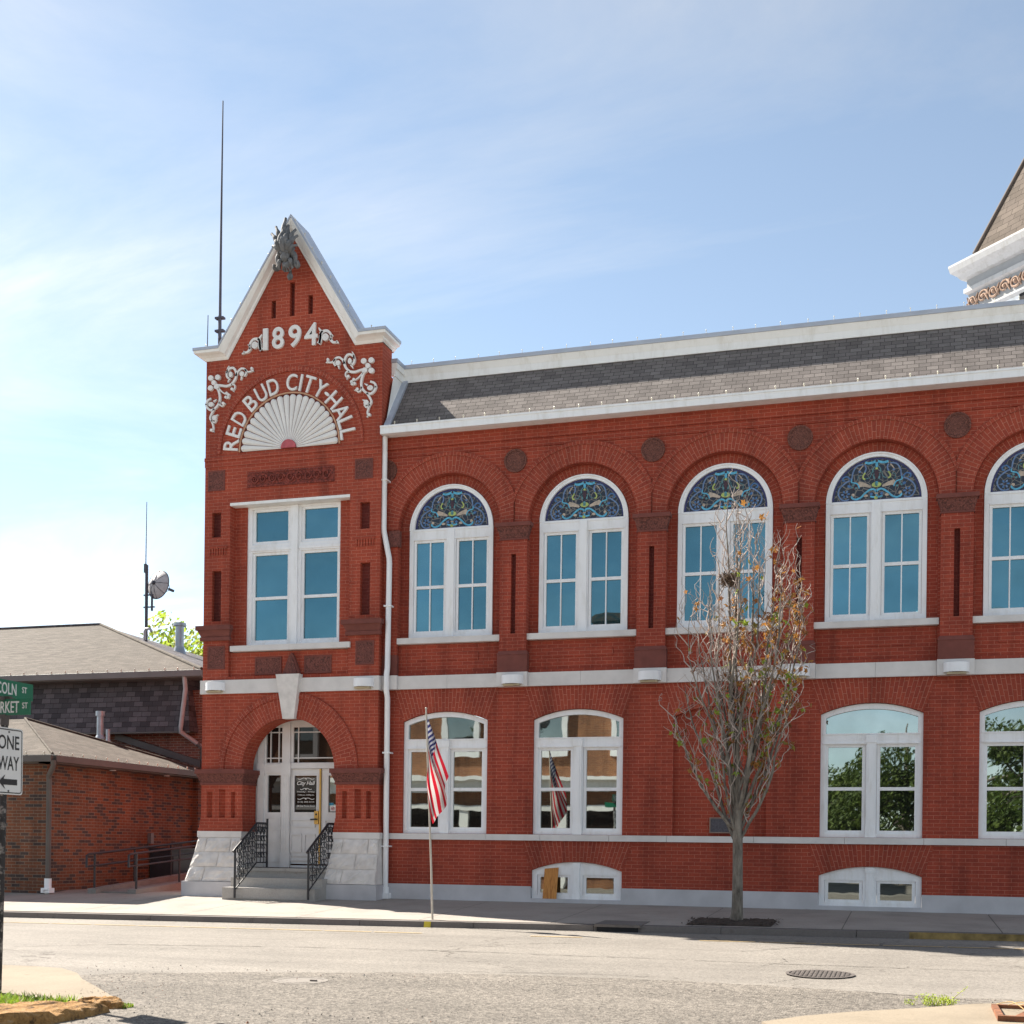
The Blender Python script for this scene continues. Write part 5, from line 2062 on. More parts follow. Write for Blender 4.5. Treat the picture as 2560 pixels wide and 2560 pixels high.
for k in range(4):
    j = (k + 1) % 4
    p, q = Vector((*A[k], 0)), Vector((*A[j], 0))
    d_ = (q - p)
    n = Vector(((p + q).x / 2 - 12.82, (p + q).y / 2 - 5.6, 0)).normalized()
    for i in range(15):
        c = p + d_ * (i + .5) / 15
        sg_ = 1 if i % 2 else -1
        P = []
        for w in range(16):
            r = .14 * (1 - w / 20)
            P.append(c + d_.normalized() * (r * math.cos(w * .6)) + Vector((0, 0, 13.06 + sg_ * r * math.sin(w * .6))) + n * .02)
        mb.tube(P, [.030 * (1 - w / 24) for w in range(16)], 5)
        mb.ball(c + Vector((0, 0, 13.06)) + n * .03, .045, 6)
        for s in (-1, 1):
            mb.tube([c + d_.normalized() * .08 + Vector((0, 0, 13.06)) + n * .02, c + d_.normalized() * .15 + Vector((0, 0, 13.06 + s * .13)) + n * .02], [.03, .012], 5)
build('frieze_ornament', mb, plain('orange_terracotta_ornament', (.36, .235, .165), .8, .3, 9), ct)
mb = MB()
Rb = quad(2.89)
H = 19.55
for k in range(4):
    j = (k + 1) % 4
    w = math.hypot(Rb[j][0] - Rb[k][0], Rb[j][1] - Rb[k][1])
    hh = math.hypot(2.04, H - 14.13)
    mb.face([(Rb[k][0], Rb[k][1], 14.10), (Rb[j][0], Rb[j][1], 14.10), (12.82, 5.6, H)], 0, [(0, 0), (w, 0), (w / 2, hh)])
    mb.tube([(Rb[k][0], Rb[k][1], 14.12), (12.82, 5.6, H + .02)], .05, 5, 1)
build('spire', mb, [shingle_mat('brown_spire_shingles', ((.10, .08, .064), (.125, .10, .083), (.15, .122, .10)), .3, .15), plain('spire_hip_cap', (.11, .085, .072), .8, .1, 4)], ct)


# ---- strings of little roof lights
MAT['bulb'] = plain('clear_bulb', (.62, .57, .46), .25, .1, 9)
MAT['wire'] = plain('light_string_wire', (.55, .55, .52), .6, .1, 9)


def light_string(label, pts, spacing, h=.07, r=.016, hang=False):
    pts = [Vector(p) for p in pts]
    t = thing('light_string', label, 'string lights', pts[0], 'strings of small bulbs along the roof edges')
    mb = MB()
    mb.tube(pts, .006, 4)
    build('wire', mb, MAT['wire'], t)
    out = []
    for a, b in zip(pts, pts[1:]):
        n = max(1, int(round((b - a).length / spacing)))
        for i in range(n):
            out.append(a + (b - a) * ((i + .5) / n))
    random.seed(len(out))
    first = None
    for p in out[:100]:
        p = p + Vector((random.uniform(-.03, .03), 0, 0))
        if first is None:
            mb = MB()
            mb.tube([p, p + Vector((0, 0, h * .45))], r * .55, 6)
            mb.ball(p + Vector((0, 0, h * .75)), r, 8, 0, (1, 1, 1.5))
            first = (build('bulb', mb, MAT['bulb'], t, p), p)
        else:
            c = first[0].copy()
            COL.objects.link(c)
            c.location = first[0].location + (p - first[1])


light_string('string of small bulbs on the white gutter under the mansard', [(-1.2, -.46, 9.43), (13.5, -.46, 9.43)], .46)
light_string('string of small bulbs along the top of the wing cornice', [(-1.25, MY1 - .1, MZ1 + .30), (13.5, MY1 - .1, MZ1 + .30)], .46, .09, .011)
light_string('string of small bulbs along the eave of the low annex', [(-13, -1.25, 2.965), (-8.2, -1.25, 2.965), (-8.2, 4.9, 2.965)], .42, .07, .02)
light_string('string of small bulbs along the eave above the dark mansard', [(-19, yf - .05, ez2), (E0, yf - .05, ez2)], .44, .07, .022)
light_string('string of small bulbs on the cap of the gable and its eaves', [(TX0 - .15, FY - .2, 11.348), (-4.88, FY - .18, 11.348), (-3.25, FY - .18, 13.815), (-1.73, FY - .18, 11.348), (TX1 + .12, FY - .2, 11.348)], .36, .06, .014)

# ================================================================ street tree
def bark(name, c0, c1, sc=9):
    m, t, b = mat(name)
    g = N(t, 'ShaderNodeNewGeometry')
    mp = N(t, 'ShaderNodeMapping')
    mp.inputs['Scale'].default_value = (1, 1, .25)
    L(t, g, 'Position', mp, 0)
    n = N(t, 'ShaderNodeTexNoise', Scale=sc, Detail=6, Roughness=.65)
    L(t, mp, 0, n, 'Vector')
    r = ramp(t, [(.32, c0), (.68, c1)])
    L(t, n, 'Fac', r, 0)
    L(t, r, 0, b, 'Base Color')
    b.inputs['Roughness'].default_value = .9
    bump(t, b, (n, 'Fac'), .6, .02)
    return m


def leaf_mat(name, c0, c1, trans=.35):
    m, t, b = mat(name)
    out = t.nodes['Material Output']
    oi = noise(t, 3.1, 3, .6)
    r = ramp(t, [(.3, c0), (.7, c1)])
    L(t, oi, 'Fac', r, 0)
    L(t, r, 0, b, 'Base Color')
    b.inputs['Roughness'].default_value = .6
    b.inputs['Specular IOR Level'].default_value = .3
    tr = N(t, 'ShaderNodeBsdfTranslucent')
    L(t, r, 0, tr, 'Color')
    ms = N(t, 'ShaderNodeMixShader')
    ms.inputs[0].default_value = trans
    L(t, b, 0, ms, 1)
    L(t, tr, 0, ms, 2)
    L(t, ms, 0, out, 0)
    return m


MAT['bark'] = bark('grey_bark', (.075, .062, .05), (.27, .235, .195), 17)
MAT['twig'] = plain('silver_twigs', (.44, .36, .32), .8, .25, 6)
random.seed(21)
rnd = random.Random(77)
TB = Vector((6.09, -2.95, .03))
tree = thing('street_tree', 'slim half-bare street tree with sparse orange and green leaves in front of the wing', 'tree', TB)
twigs, limbs, tips = MB(), MB(), []
mb = MB()
P = [(6.09, -2.95, -.05), (6.09, -2.95, .06), (6.10, -2.95, .25), (6.10, -2.95, .8), (6.095, -2.95, 1.25), (6.09, -2.95, 1.5), (6.08, -2.95, 2.2), (6.05, -2.94, 3.2)]
W = [.135, .112, .090, .082, .080, .080, .055, .036]
P = smooth_path(P, 3)
Wd = []
for i in range(len(P)):
    f = i / (len(P) - 1) * (len(W) - 1)
    k = min(int(f), len(W) - 2)
    Wd.append(W[k] + (W[k + 1] - W[k]) * (f - k))
mb.tube(P, Wd, 10)
build('trunk', mb, MAT['bark'], tree)


def crook(p0, off, ztop, n, jit, power=1.7):
    """a limb leaving the stem at p0, leaning out by off, then rising to ztop"""
    pts = []
    jx = jy = 0
    for i in range(n + 1):
        t = i / n
        e = 1 - (1 - t) ** power
        jx += rnd.gauss(0, jit)
        jy += rnd.gauss(0, jit)
        pts.append(Vector((p0[0] + off[0] * e + jx * (t > 0), p0[1] + off[1] * e + jy * (t > 0), p0[2] + (ztop - p0[2]) * t)))
    return pts


LIMBS = [(1.28, (-.92, .25), 3.9), (1.30, (.78, -.2), 4.0), (1.36, (-.78, -.35), 4.9), (1.42, (.92, .25), 5.0), (1.46, (-.55, .45), 5.5), (1.55, (.55, .5), 5.7), (1.62, (-.40, -.45), 5.3),
         (1.75, (.72, -.45), 5.55), (1.9, (.62, .05), 6.0), (2.0, (-.36, .15), 5.9), (2.2, (-.10, .32), 6.5), (2.35, (.33, -.22), 6.1), (2.5, (.08, -.28), 6.6), (2.7, (-.14, -.08), 6.95), (3.0, (.0, .10), 6.98),
         (1.5, (-.98, .05), 3.4), (1.7, (.98, -.05), 5.1), (2.1, (.88, .2), 5.6), (2.6, (.26, .1), 6.3), (1.95, (-.72, .0), 4.7)]


def bough(p0, off, ztop, n, jit):
    """a limb that leaves steeply, wanders, and straightens toward the light"""
    pts = []
    ph, fr, am = rnd.uniform(0, 6), rnd.uniform(2.5, 5), rnd.uniform(.02, .06)
    ph2 = rnd.uniform(0, 6)
    pw = rnd.uniform(1.25, 2.0)
    jx = jy = 0
    for i in range(n + 1):
        t = i / n
        e = 1 - (1 - t) ** pw
        jx += rnd.gauss(0, jit)
        jy += rnd.gauss(0, jit)
        s = am * math.sin(ph + fr * t * 2) - am * math.sin(ph)
        s2 = am * math.sin(ph2 + fr * t * 2.4) - am * math.sin(ph2)
        pts.append(Vector((p0[0] + off[0] * e + jx + s, p0[1] + off[1] * e + jy + s2, p0[2] + (ztop - p0[2]) * t)))
    return pts


for z0, off, zt_ in LIMBS:
    xs_ = 6.09 - (.012 if z0 < 2 else .035) * (z0 - 1.3)
    pts = bough((xs_, -2.95, z0), off, zt_, 16, .012)
    r0 = .018 + .014 * rnd.random()
    limbs.tube(pts, [r0 * (1 - i / 16) ** .85 + .004 for i in range(17)], 6)
    ln = zt_ - z0
    ns = int(6 + ln * 1.8)
    for s in range(ns):
        t = .14 + .84 * s / ns + rnd.uniform(-.04, .04)
        t = min(max(t, .05), .98)
        k = min(int(t * 16), 15)
        base = pts[k].lerp(pts[k + 1], t * 16 - k)
        az = rnd.uniform(0, 2 * PI)
        sp = rnd.uniform(.06, .38) * (1.15 - .6 * t)
        up = rnd.uniform(.35, 1.2) * (1.1 - .55 * t)
        if z0 > 2.4 and base.z < 4:
            sp *= 1.5
        q = bough(base, (math.cos(az) * sp + off[0] * .08, math.sin(az) * sp + off[1] * .08), base.z + up, 8, .010)
        twigs.tube(q, [.0085 * (1 - i / 8) + .0028 for i in range(9)], 4, 0, False)
        tips.append((q[-1], q))
        for w in range(rnd.choice((1, 2, 3, 3))):
            kk = rnd.randint(1, 7)
            az2 = rnd.uniform(0, 2 * PI)
            sp2 = rnd.uniform(.05, .22)
            q2 = bough(q[kk], (math.cos(az2) * sp2, math.sin(az2) * sp2), q[kk].z + rnd.uniform(.12, .6), 6, .012)
            twigs.tube(q2, [.0052 * (1 - i / 6) + .0022 for i in range(7)], 3, 0, False)
            tips.append((q2[-1], q2))
build('limb', limbs, MAT['bark'], tree)
build('twigs', twigs, MAT['twig'], tree)
lv = MB()


def star_leaf(mb, c, size, m, r):
    n = Vector((r.uniform(-1, 1), r.uniform(-1, 1), r.uniform(-.6, 1))).normalized()
    a = n.orthogonal().normalized()
    b = n.cross(a)
    rot = r.uniform(0, 2 * PI)
    pts = []
    for k in range(10):
        rad = size * (1.0 if k % 2 == 0 else .48) * (.75 if k in (4, 6) else 1)
        an = rot + k * PI / 5
        pts.append(c + a * rad * math.cos(an) + b * rad * math.sin(an) + n * (.2 * size * (k % 2)))
    for k in range(0, 10, 2):
        mb.face([c, pts[k - 1], pts[k], pts[k + 1]], m)


rl = random.Random(5)
cnt = 0
for tip, q in tips:
    for k in range(3):
        p = q[rl.randint(1, len(q) - 1)]
        dx, z = p.x - 6.09, p.z
        dens = .30 + .55 * max(0, min(1, (dx + .35) / .9))
        if z > 5.75:
            dens *= .10
        elif z > 5.2:
            dens *= .45
        if dx < -.3 and z > 3.7:
            dens *= .22
        if rl.random() > dens * .72:
            continue
        p = p + Vector((rl.uniform(-.05, .05), rl.uniform(-.05, .05), rl.uniform(-.06, .03)))
        green = rl.random() < (.42 if z < 4.2 else .2)
        star_leaf(lv, p, rl.uniform(.04, .085), (1 if rl.random() < .6 else 2) if green else (0 if rl.random() < .62 else 3), rl)
        cnt += 1
build('foliage', lv, [leaf_mat('orange_leaf', (.30, .14, .04), (.50, .25, .065)), leaf_mat('green_leaf', (.20, .27, .035), (.33, .40, .06)), leaf_mat('olive_leaf', (.22, .19, .05), (.33, .27, .07)), leaf_mat('brown_leaf', (.22, .09, .04), (.36, .17, .07))], tree)

mb = MB()
rn = random.Random(9)
for i in range(150):
    a, e = rn.uniform(0, 2 * PI), rn.uniform(-.9, .9)
    r = .115
    p = Vector((5.91 + r * math.cos(a) * math.cos(e), -2.9 + r * math.sin(a) * math.cos(e), 5.56 + r * 1.0 * math.sin(e)))
    d = Vector((rn.uniform(-1, 1), rn.uniform(-1, 1), rn.uniform(-.6, .6))).normalized()
    mb.tube([p - d * .08, p, p + d * .08 + Vector((0, 0, rn.uniform(-.03, .03)))], .006, 3, 0, False)
mb.ball((5.91, -2.9, 5.555), .095, 10, 0, (1, 1, .9))
build('bird_nest', mb, plain('nest_twigs', (.14, .095, .065), .95, .4, 30), None, (5.91, -2.9, 5.45))
tag(bpy.data.objects['bird_nest'], 'round brown bird nest high in the middle of the street tree', 'nest')

m, t, b = mat('bark_mulch')
n = noise(t, 45, 5, .7)
r = ramp(t, [(.35, (.03, .022, .018)), (.55, (.075, .052, .04)), (.75, (.14, .10, .075))])
L(t, n, 'Fac', r, 0)
L(t, r, 0, b, 'Base Color')
b.inputs['Roughness'].default_value = 1
bump(t, b, (n, 'Fac'), 1, .03)
MAT['mulch'] = m
mb = MB()
rn = random.Random(31)
mxs, mys = lin(5.40, 6.72, 22), lin(-3.78, -2.72, 16)
hh = {}
for i, x in enumerate(mxs):
    for j, y in enumerate(mys):
        e = min(i, 22 - i, j, 16 - j)
        hh[i, j] = ground_z(x, y) + (.004 if e == 0 else .018 + rn.uniform(0, .028))
for i in range(22):
    for j in range(16):
        mb.face([(mxs[i], mys[j], hh[i, j]), (mxs[i + 1], mys[j], hh[i + 1, j]), (mxs[i + 1], mys[j + 1], hh[i + 1, j + 1]), (mxs[i], mys[j + 1], hh[i, j + 1])])
for i in range(420):
    x, y = rn.uniform(5.34, 6.80), rn.uniform(-3.84, -2.68)
    z = ground_z(x, y) + .03
    a = rn.uniform(0, PI)
    l, w = rn.uniform(.015, .04), rn.uniform(.006, .012)
    d, e = Vector((math.cos(a) * l, math.sin(a) * l, rn.uniform(-.01, .015))), Vector((-math.sin(a) * w, math.cos(a) * w, 0))
    c = Vector((x, y, z))
    mb.face([c - d - e, c + d - e, c + d + e, c - d + e], 0)
o = build('mulch', mb, MAT['mulch'], None, (6.06, -3.2, 0), kind='stuff')
o['label'] = 'dark bark mulch in the square pit at the foot of the street tree'
o['category'] = 'mulch'

# ================================================================ flag
FB = Vector((1.19, -3.81, -.045))
FT = Vector((1.03, -3.81, 3.47))
fl = thing('flag', 'stars and stripes flag hanging limp from a thin pale pole by the kerb', 'flag', FB)
mb = MB()
mb.tube([FB - Vector((0, 0, .02)), FB + Vector((-.035, 0, .9)), FB.lerp(FT, .6), FT], [.019, .018, .016, .014], 10)
mb.ball(FT, .022, 8)
build('pole', mb, plain('flagpole_bare_wood', (.50, .45, .38), .5, .15, 5), fl)
m, t, b = mat('stars_and_stripes')
out = t.nodes['Material Output']
uv = N(t, 'ShaderNodeUVMap')
sp = N(t, 'ShaderNodeSeparateXYZ')
L(t, uv, 0, sp, 0)


def mth(op, a, b_=None, c_=None):
    n = N(t, 'ShaderNodeMath', operation=op)
    for i, v in enumerate((a, b_, c_)):
        if v is None:
            continue
        if isinstance(v, (int, float)):
            n.inputs[i].default_value = v
        else:
            t.links.new(v, n.inputs[i])
    return n.outputs[0]


U, V = sp.outputs['X'], sp.outputs['Y']      # u along the fly, v down the hoist
st = mth('LESS_THAN', mth('MODULO', mth('MULTIPLY', V, 13.0), 2.0), 1.0)          # 1 = red
can = mth('MULTIPLY', mth('LESS_THAN', U, .4), mth('LESS_THAN', V, 7 / 13))
su = mth('MULTIPLY', U, 12 / .4)
sv = mth('MULTIPLY', V, 10 / (7 / 13))
iu = mth('FLOOR', mth('ADD', su, .0))
iv = mth('FLOOR', sv)
odd = mth('MODULO', mth('ADD', iu, iv), 2.0)
du = mth('SUBTRACT', mth('FRACT', su), .5)
dv = mth('SUBTRACT', mth('FRACT', sv), .5)
rr_ = mth('ADD', mth('POWER', mth('ABSOLUTE', mth('MULTIPLY', du, 1.0)), 2.0), mth('POWER', mth('ABSOLUTE', mth('MULTIPLY', dv, 1.0)), 2.0))
star = mth('MULTIPLY', mth('LESS_THAN', rr_, .17), mth('LESS_THAN', odd, .5))
c1 = mixc(t, (.62, .60, .58), (.52, .012, .03), (st.node, 0))
c2 = mixc(t, (.018, .022, .10), (.62, .62, .64), (star.node, 0))
c3 = mixc(t, (c1, 2), (c2, 2), (can.node, 0))
L(t, c3, 2, b, 'Base Color')
b.inputs['Roughness'].default_value = .7
tr = N(t, 'ShaderNodeBsdfTranslucent')
L(t, c3, 2, tr, 'Color')
ms = N(t, 'ShaderNodeMixShader')
ms.inputs[0].default_value = .4
L(t, b, 0, ms, 1)
L(t, tr, 0, ms, 2)
L(t, ms, 0, out, 0)
mb = MB()
nu, nv = 60, 36
d = (FB - FT).normalized()
H0 = FT + d * .11


def flag_pt(u, v):
    hz = H0 + d * (.91 * v)
    # top edge falls out to the right then the fly hangs back toward the pole
    top = Vector((.012 + .40 * u ** 1.1, 0, -1.02 * u ** .92))
    bot = Vector((.012 + .045 * u - .03 * math.sin(u * PI), 0, -.90 * u))
    off = top.lerp(bot, v ** 1.1)
    fold = math.sin(v * 11 + u * 2.2) * .055 * min(1, u * 2.5) + math.sin(v * 5.1 - u * 3 + .6) * .06 * u + .02 * math.sin(u * 9 + v * 3)
    wob = .022 * math.sin(v * 11 + u * 2.2 + 1.3) * min(1, u * 3)
    return hz + off + Vector((wob + .075 * math.sin(PI * v) * u, fold, -.10 * math.sin(PI * v) * u))


for i in range(nu):
    for j in range(nv):
        u0, u1, v0, v1 = i / nu, (i + 1) / nu, j / nv, (j + 1) / nv
        mb.face([flag_pt(u0, v0), flag_pt(u0, v1), flag_pt(u1, v1), flag_pt(u1, v0)], 0, [(u0, v0 + 1e-4), (u0, v1 - 1e-4), (u1, v1 - 1e-4), (u1, v0 + 1e-4)], True)
build('cloth', mb, m, fl)

# ================================================================ street signs on the near corner
def peeling():
    m, t, b = mat('peeling_black_paint')
    n = noise(t, 14, 6, .7)
    r = ramp(t, [(.52, (.02, .017, .018)), (.58, (.16, .14, .13)), (.72, (.32, .29, .27))])
    L(t, n, 'Fac', r, 0)
    L(t, r, 0, b, 'Base Color')
    b.inputs['Roughness'].default_value = .7
    bump(t, b, (n, 'Fac'), .5, .01)
    return m


sg = thing('street_sign_post', 'peeling black post carrying green street name blades and a one way sign', 'street sign', (.35, -13.45, -.32))
mb = MB()
mb.tube([(.408, -13.47, -.36), (.408, -13.43, 1.3), (.408, -13.42, 2.30)], .034, 10)
build('post', mb, peeling(), sg)
mb = MB()
mb.tube([(.405, -13.42, 2.30), (.41, -13.42, 2.37)], .042, 10)
mb.box(.375, .445, -13.455, -13.385, 2.36, 2.40)
mb.box(.39, .43, -13.50, -13.33, 2.535, 2.57)
mb.box(.34, .48, -13.44, -13.40, 2.535, 2.575)
build('bracket', mb, plain('sign_bracket', (.09, .075, .07), .6, .2, 8, metal=.3), sg)
SG_G = plain('sign_green', (.006, .13, .07), .4, .06, 4)
SG_W = plain('sign_white', (.66, .65, .64), .5, .05, 4)
SG_K = plain('sign_black', (.018, .018, .02), .5, .1, 4)


def blade(name, c, dirv, ln, h, words, yoff):
    mb = MB()
    d = Vector(dirv)
    n = d.cross(Vector((0, 0, 1)))
    c = Vector(c)
    P = []
    for s in (-1, 1):
        for e in (-1, 1):
            P.append((s, e))
    def q(a, b_, e):
        return c + d * (a * ln / 2) + Vector((0, 0, b_ * h / 2)) + n * e
    mb.hexa([q(-1, -1, .004), q(1, -1, .004), q(1, -1, -.004), q(-1, -1, -.004)], [q(-1, 1, .004), q(1, 1, .004), q(1, 1, -.004), q(-1, 1, -.004)])
    o = build(name, mb, SG_G, sg, c)
    for s, x, hh_, w in words:
        mb = MB()
        put_text(mb, s, c + d * x + n * .006 + Vector((0, 0, yoff if hh_ > .06 else yoff + .012)), hh_, d, (0, 0, 1), .003, .008, width=w)
        build('lettering', mb, SG_W, o, c)


blade('street_name_blade', (.415, -13.42, 2.655), (0, 1, 0), .80, .165, [('LINCOLN', -.07, .112, .44), ('ST', .27, .058, .07)], 0)
blade('street_name_blade', (.41, -13.44, 2.47), (1, 0, 0), .62, .155, [('MARKET', .01, .11, .345), ('ST', .25, .056, .06)], 0)
mb = MB()
yc, zc, hw, hh_ = -13.405, 1.955, .205, .32
r = .03


def rrect(hw, hh, r):
    l = []
    for (sx_, sz_, a0) in ((1, 1, 0), (-1, 1, 90), (-1, -1, 180), (1, -1, 270)):
        for k in range(5):
            a = R(a0 + k * 22.5)
            l.append((yc + sx_ * (hw - r) + r * math.cos(a), zc + sz_ * (hh - r) + r * math.sin(a)))
    return l


def plate(loop, x0, x1, m=0):
    mb.face([(x1, p[0], p[1]) for p in loop], m)
    mb.face([(x0, p[0], p[1]) for p in loop[::-1]], m)
    for i in range(len(loop)):
        a, b_ = loop[i], loop[(i + 1) % len(loop)]
        mb.face([(x0, a[0], a[1]), (x0, b_[0], b_[1]), (x1, b_[0], b_[1]), (x1, a[0], a[1])], m)


plate(rrect(hw, hh_, .03), .445, .449)
ow = build('one_way_sign', mb, SG_W, sg, (.449, yc, zc))
mb = MB()
lo, li = rrect(hw - .012, hh_ - .012, .028), rrect(hw - .022, hh_ - .022, .02)
for i in range(len(lo)):
    j = (i + 1) % len(lo)
    mb.face([(.4505, *lo[i]), (.4505, *lo[j]), (.4505, *li[j]), (.4505, *li[i])])
build('border', mb, SG_K, ow, (.449, yc, zc))
for s, z in (('ONE', 2.135), ('WAY', 1.935)):
    mb = MB()
    put_text(mb, s, (.4505, yc, z), .135, (0, 1, 0), (0, 0, 1), .002, .010, width=.30)
    build('lettering', mb, SG_K, ow, (.449, yc, zc))
mb = MB()
ar = [(-.145, 0), (-.045, .072), (-.07, .028), (.125, .028), (.125, -.028), (-.07, -.028), (-.045, -.072)]
mb.face([(.451, yc + a, 1.755 + b_) for a, b_ in ar[::-1]])
build('arrow', mb, SG_K, ow, (.449, yc, zc))
for z in (2.235, 1.668):
    mb = MB()
    mb.tube([(.449, yc, z), (.455, yc, z)], .009, 8)
    build('bolt', mb, SG_K, ow, (.449, yc, zc))

# ================================================================ ironwork in the road
MAT['castiron'] = plain('worn_cast_iron', (.15, .13, .12), .6, .2, 10, metal=.3)
mb = MB()
zc = ground_z(7.78, -8.83) + .004
sl = (ground_z(7.78, -8.5) - ground_z(7.78, -9.2)) / .7


def gz(x, y, dz=0):
    return (x, y, zc + sl * (y + 8.83) + dz)


c = (7.78, -8.83)
mb.face([gz(c[0] + .38 * math.cos(2 * PI * k / 36), c[1] + .38 * math.sin(2 * PI * k / 36), .004) for k in range(36)])
for k in range(36):
    a, b_ = 2 * PI * k / 36, 2 * PI * (k + 1) / 36
    mb.face([gz(c[0] + r_ * math.cos(t_), c[1] + r_ * math.sin(t_), .012) for r_, t_ in ((.345, a), (.385, a), (.385, b_), (.345, b_))], 1)
for i in range(-6, 7):
    for j in range(-6, 7):
        x, y = c[0] + i * .05, c[1] + j * .05
        if (i * i + j * j) * .0025 < .105:
            mb.face([gz(x - .017, y - .017, .014), gz(x + .017, y - .017, .014), gz(x + .017, y + .017, .014), gz(x - .017, y + .017, .014)], 1)
build('manhole_cover', mb, [plain('manhole_recess', (.06, .052, .048), .9, .2, 9), MAT['castiron']], None, (*c, zc))
tag(bpy.data.objects['manhole_cover'], 'dark cast iron manhole cover with grid pattern in the road', 'manhole cover')
mb = MB()
c = (2.5, -11.26)
zc, sl = ground_z(*c) + .008, 0
def gz2(x, y, dz=0):
    return (x, y, ground_z(x, y) + .008 + dz)
mb.face([gz2(c[0] + .28 * math.cos(2 * PI * k / 30), c[1] + .28 * math.sin(2 * PI * k / 30), .004) for k in range(30)])
for k in range(30):
    a, b_ = 2 * PI * k / 30, 2 * PI * (k + 1) / 30
    mb.face([gz2(c[0] + r_ * math.cos(t_), c[1] + r_ * math.sin(t_), .007) for r_, t_ in ((.25, a), (.30, a), (.30, b_), (.25, b_))])
mb.box(c[0] + .12, c[0] + .19, c[1] - .02, c[1] + .02, zc + .003, zc + .02, 1)
build('utility_cover', mb, [plain('dusty_cover', (.20, .178, .158), .9, .12, 12), MAT['castiron']], None, (*c, zc))
tag(bpy.data.objects['utility_cover'], 'dusty pale round utility cover set in the rough side street', 'utility cover')

t = thing('storm_drain', 'kerb storm drain inlet with concrete lid left of the street tree', 'storm drain', (4.4, -3.9, 0))
mb = MB()
za, zb_ = ground_z(4.07, -3.9) + .012, ground_z(4.07, -3.45) + .012
mb.hexa([(4.02, -4.10, za - .06), (4.76, -4.10, za - .06), (4.76, -3.35, zb_ - .06), (4.02, -3.35, zb_ - .06)], [(4.02, -4.10, za), (4.76, -4.10, za), (4.76, -3.35, zb_), (4.02, -3.35, zb_)])
build('lid', mb, MAT['kerb'], t)
mb = MB()
mb.box(4.06, 4.72, -4.125, -4.10, za - .125, za - .045)  # dark block on the kerb face, stands for shade inside the inlet
build('opening_shade', mb, MAT['dark'], t)
mb = MB()
mb.box(4.02, 4.76, -4.13, -4.10, za - .045, za - .005)
build('lip', mb, MAT['castiron'], t)

# ================================================================ near left corner: worn apron, broken kerb, grass
mb = MB()
rn = random.Random(3)
ap = [(-4.5, -11.9), (-2.4, -11.35), (-1.15, -11.38), (-.82, -11.36), (-.39, -11.42), (.05, -11.75), (.44, -12.2), (1.0, -12.7), (1.50, -13.15), (1.72, -13.50), (1.17, -13.52), (.75, -13.5), (.51, -13.46), (-1.0, -13.3), (-4.5, -12.9)]
cz = -.285
def apz(x, y):
    return ground_z(x, y) + (.05 if x < .5 else max(.012, .05 - .038 * (x - .5)))
mb.face([(x, y, apz(x, y)) for x, y in ap])
for i in range(len(ap)):
    a, b_ = ap[i], ap[(i + 1) % len(ap)]
    mb.face([(a[0], a[1], -.5), (b_[0], b_[1], -.5), (b_[0], b_[1], apz(*b_)), (a[0], a[1], apz(*a))])
build('corner_apron', mb, MAT['apron'], kind='structure')


def painted_concrete():
    m, t, b = mat('orange_worn_concrete')
    n = noise(t, 11, 9, .75, 'pos', .6)
    r = ramp(t, [(.34, (.035, .028, .022)), (.42, (.26, .14, .05)), (.54, (.46, .25, .085)), (.68, (.44, .32, .20)), (.8, (.48, .41, .32))])
    L(t, n, 'Fac', r, 0)
    L(t, r, 0, b, 'Base Color')
    b.inputs['Roughness'].default_value = .95
    n2 = noise(t, 25, 5, .7)
    bump(t, b, (n2, 'Fac'), 1.0, .05)
    return m


MAT['oldpaint'] = painted_concrete()


def rock_lump(name, label, pts, h, seed, zb):
    """a weathered kerb piece: an irregular outline raised with a crumbling top"""
    r = random.Random(seed)
    mb = MB()
    n = len(pts)
    dense = []
    for i in range(n):
        a, b_ = pts[i], pts[(i + 1) % n]
        for k in range(5):
            t_ = k / 5
            dense.append((a[0] + (b_[0] - a[0]) * t_ + r.uniform(-.022, .022), a[1] + (b_[1] - a[1]) * t_ + r.uniform(-.022, .022)))
    cxm = sum(p[0] for p in dense) / len(dense)
    cym = sum(p[1] for p in dense) / len(dense)
    lv_ = []
    for f, z in ((1.04, 0), (1.0, .40), (.985, .78), (.93, .98), (.80, 1.0), (.45, 1.02)):
        lv_.append([(cxm + (p[0] - cxm) * f, cym + (p[1] - cym) * f, zb + h * z + (r.uniform(-.022, .016) if z else 0)) for p in dense])
    m_ = len(dense)
    for a in range(len(lv_) - 1):
        for i in range(m_):
            j = (i + 1) % m_
            mb.face([lv_[a][i], lv_[a][j], lv_[a + 1][j], lv_[a + 1][i]])
    c = (cxm, cym, zb + h * 1.05)
    for i in range(m_):
        mb.face([lv_[-1][i], lv_[-1][(i + 1) % m_], c])
    build(name, mb, MAT['oldpaint'], None, (cxm, cym, zb))
    tag(bpy.data.objects[name] if name in bpy.data.objects else o, label, 'kerb stone')


rock_lump('kerb_stone', 'long broken kerb stone with worn orange paint at the near left corner', [(1.02, -14.50), (1.30, -14.12), (1.62, -13.93), (1.98, -13.98), (1.99, -14.35), (1.95, -14.75), (1.3, -15.2), (.9, -15.0)], .13, 3, -.36)
rock_lump('broken_kerb_piece', 'small crumbled orange kerb lump behind the long broken kerb stone', [(1.46, -13.62), (1.60, -13.50), (1.84, -13.55), (1.98, -13.72), (1.80, -13.84), (1.55, -13.80)], .10, 8, -.34)

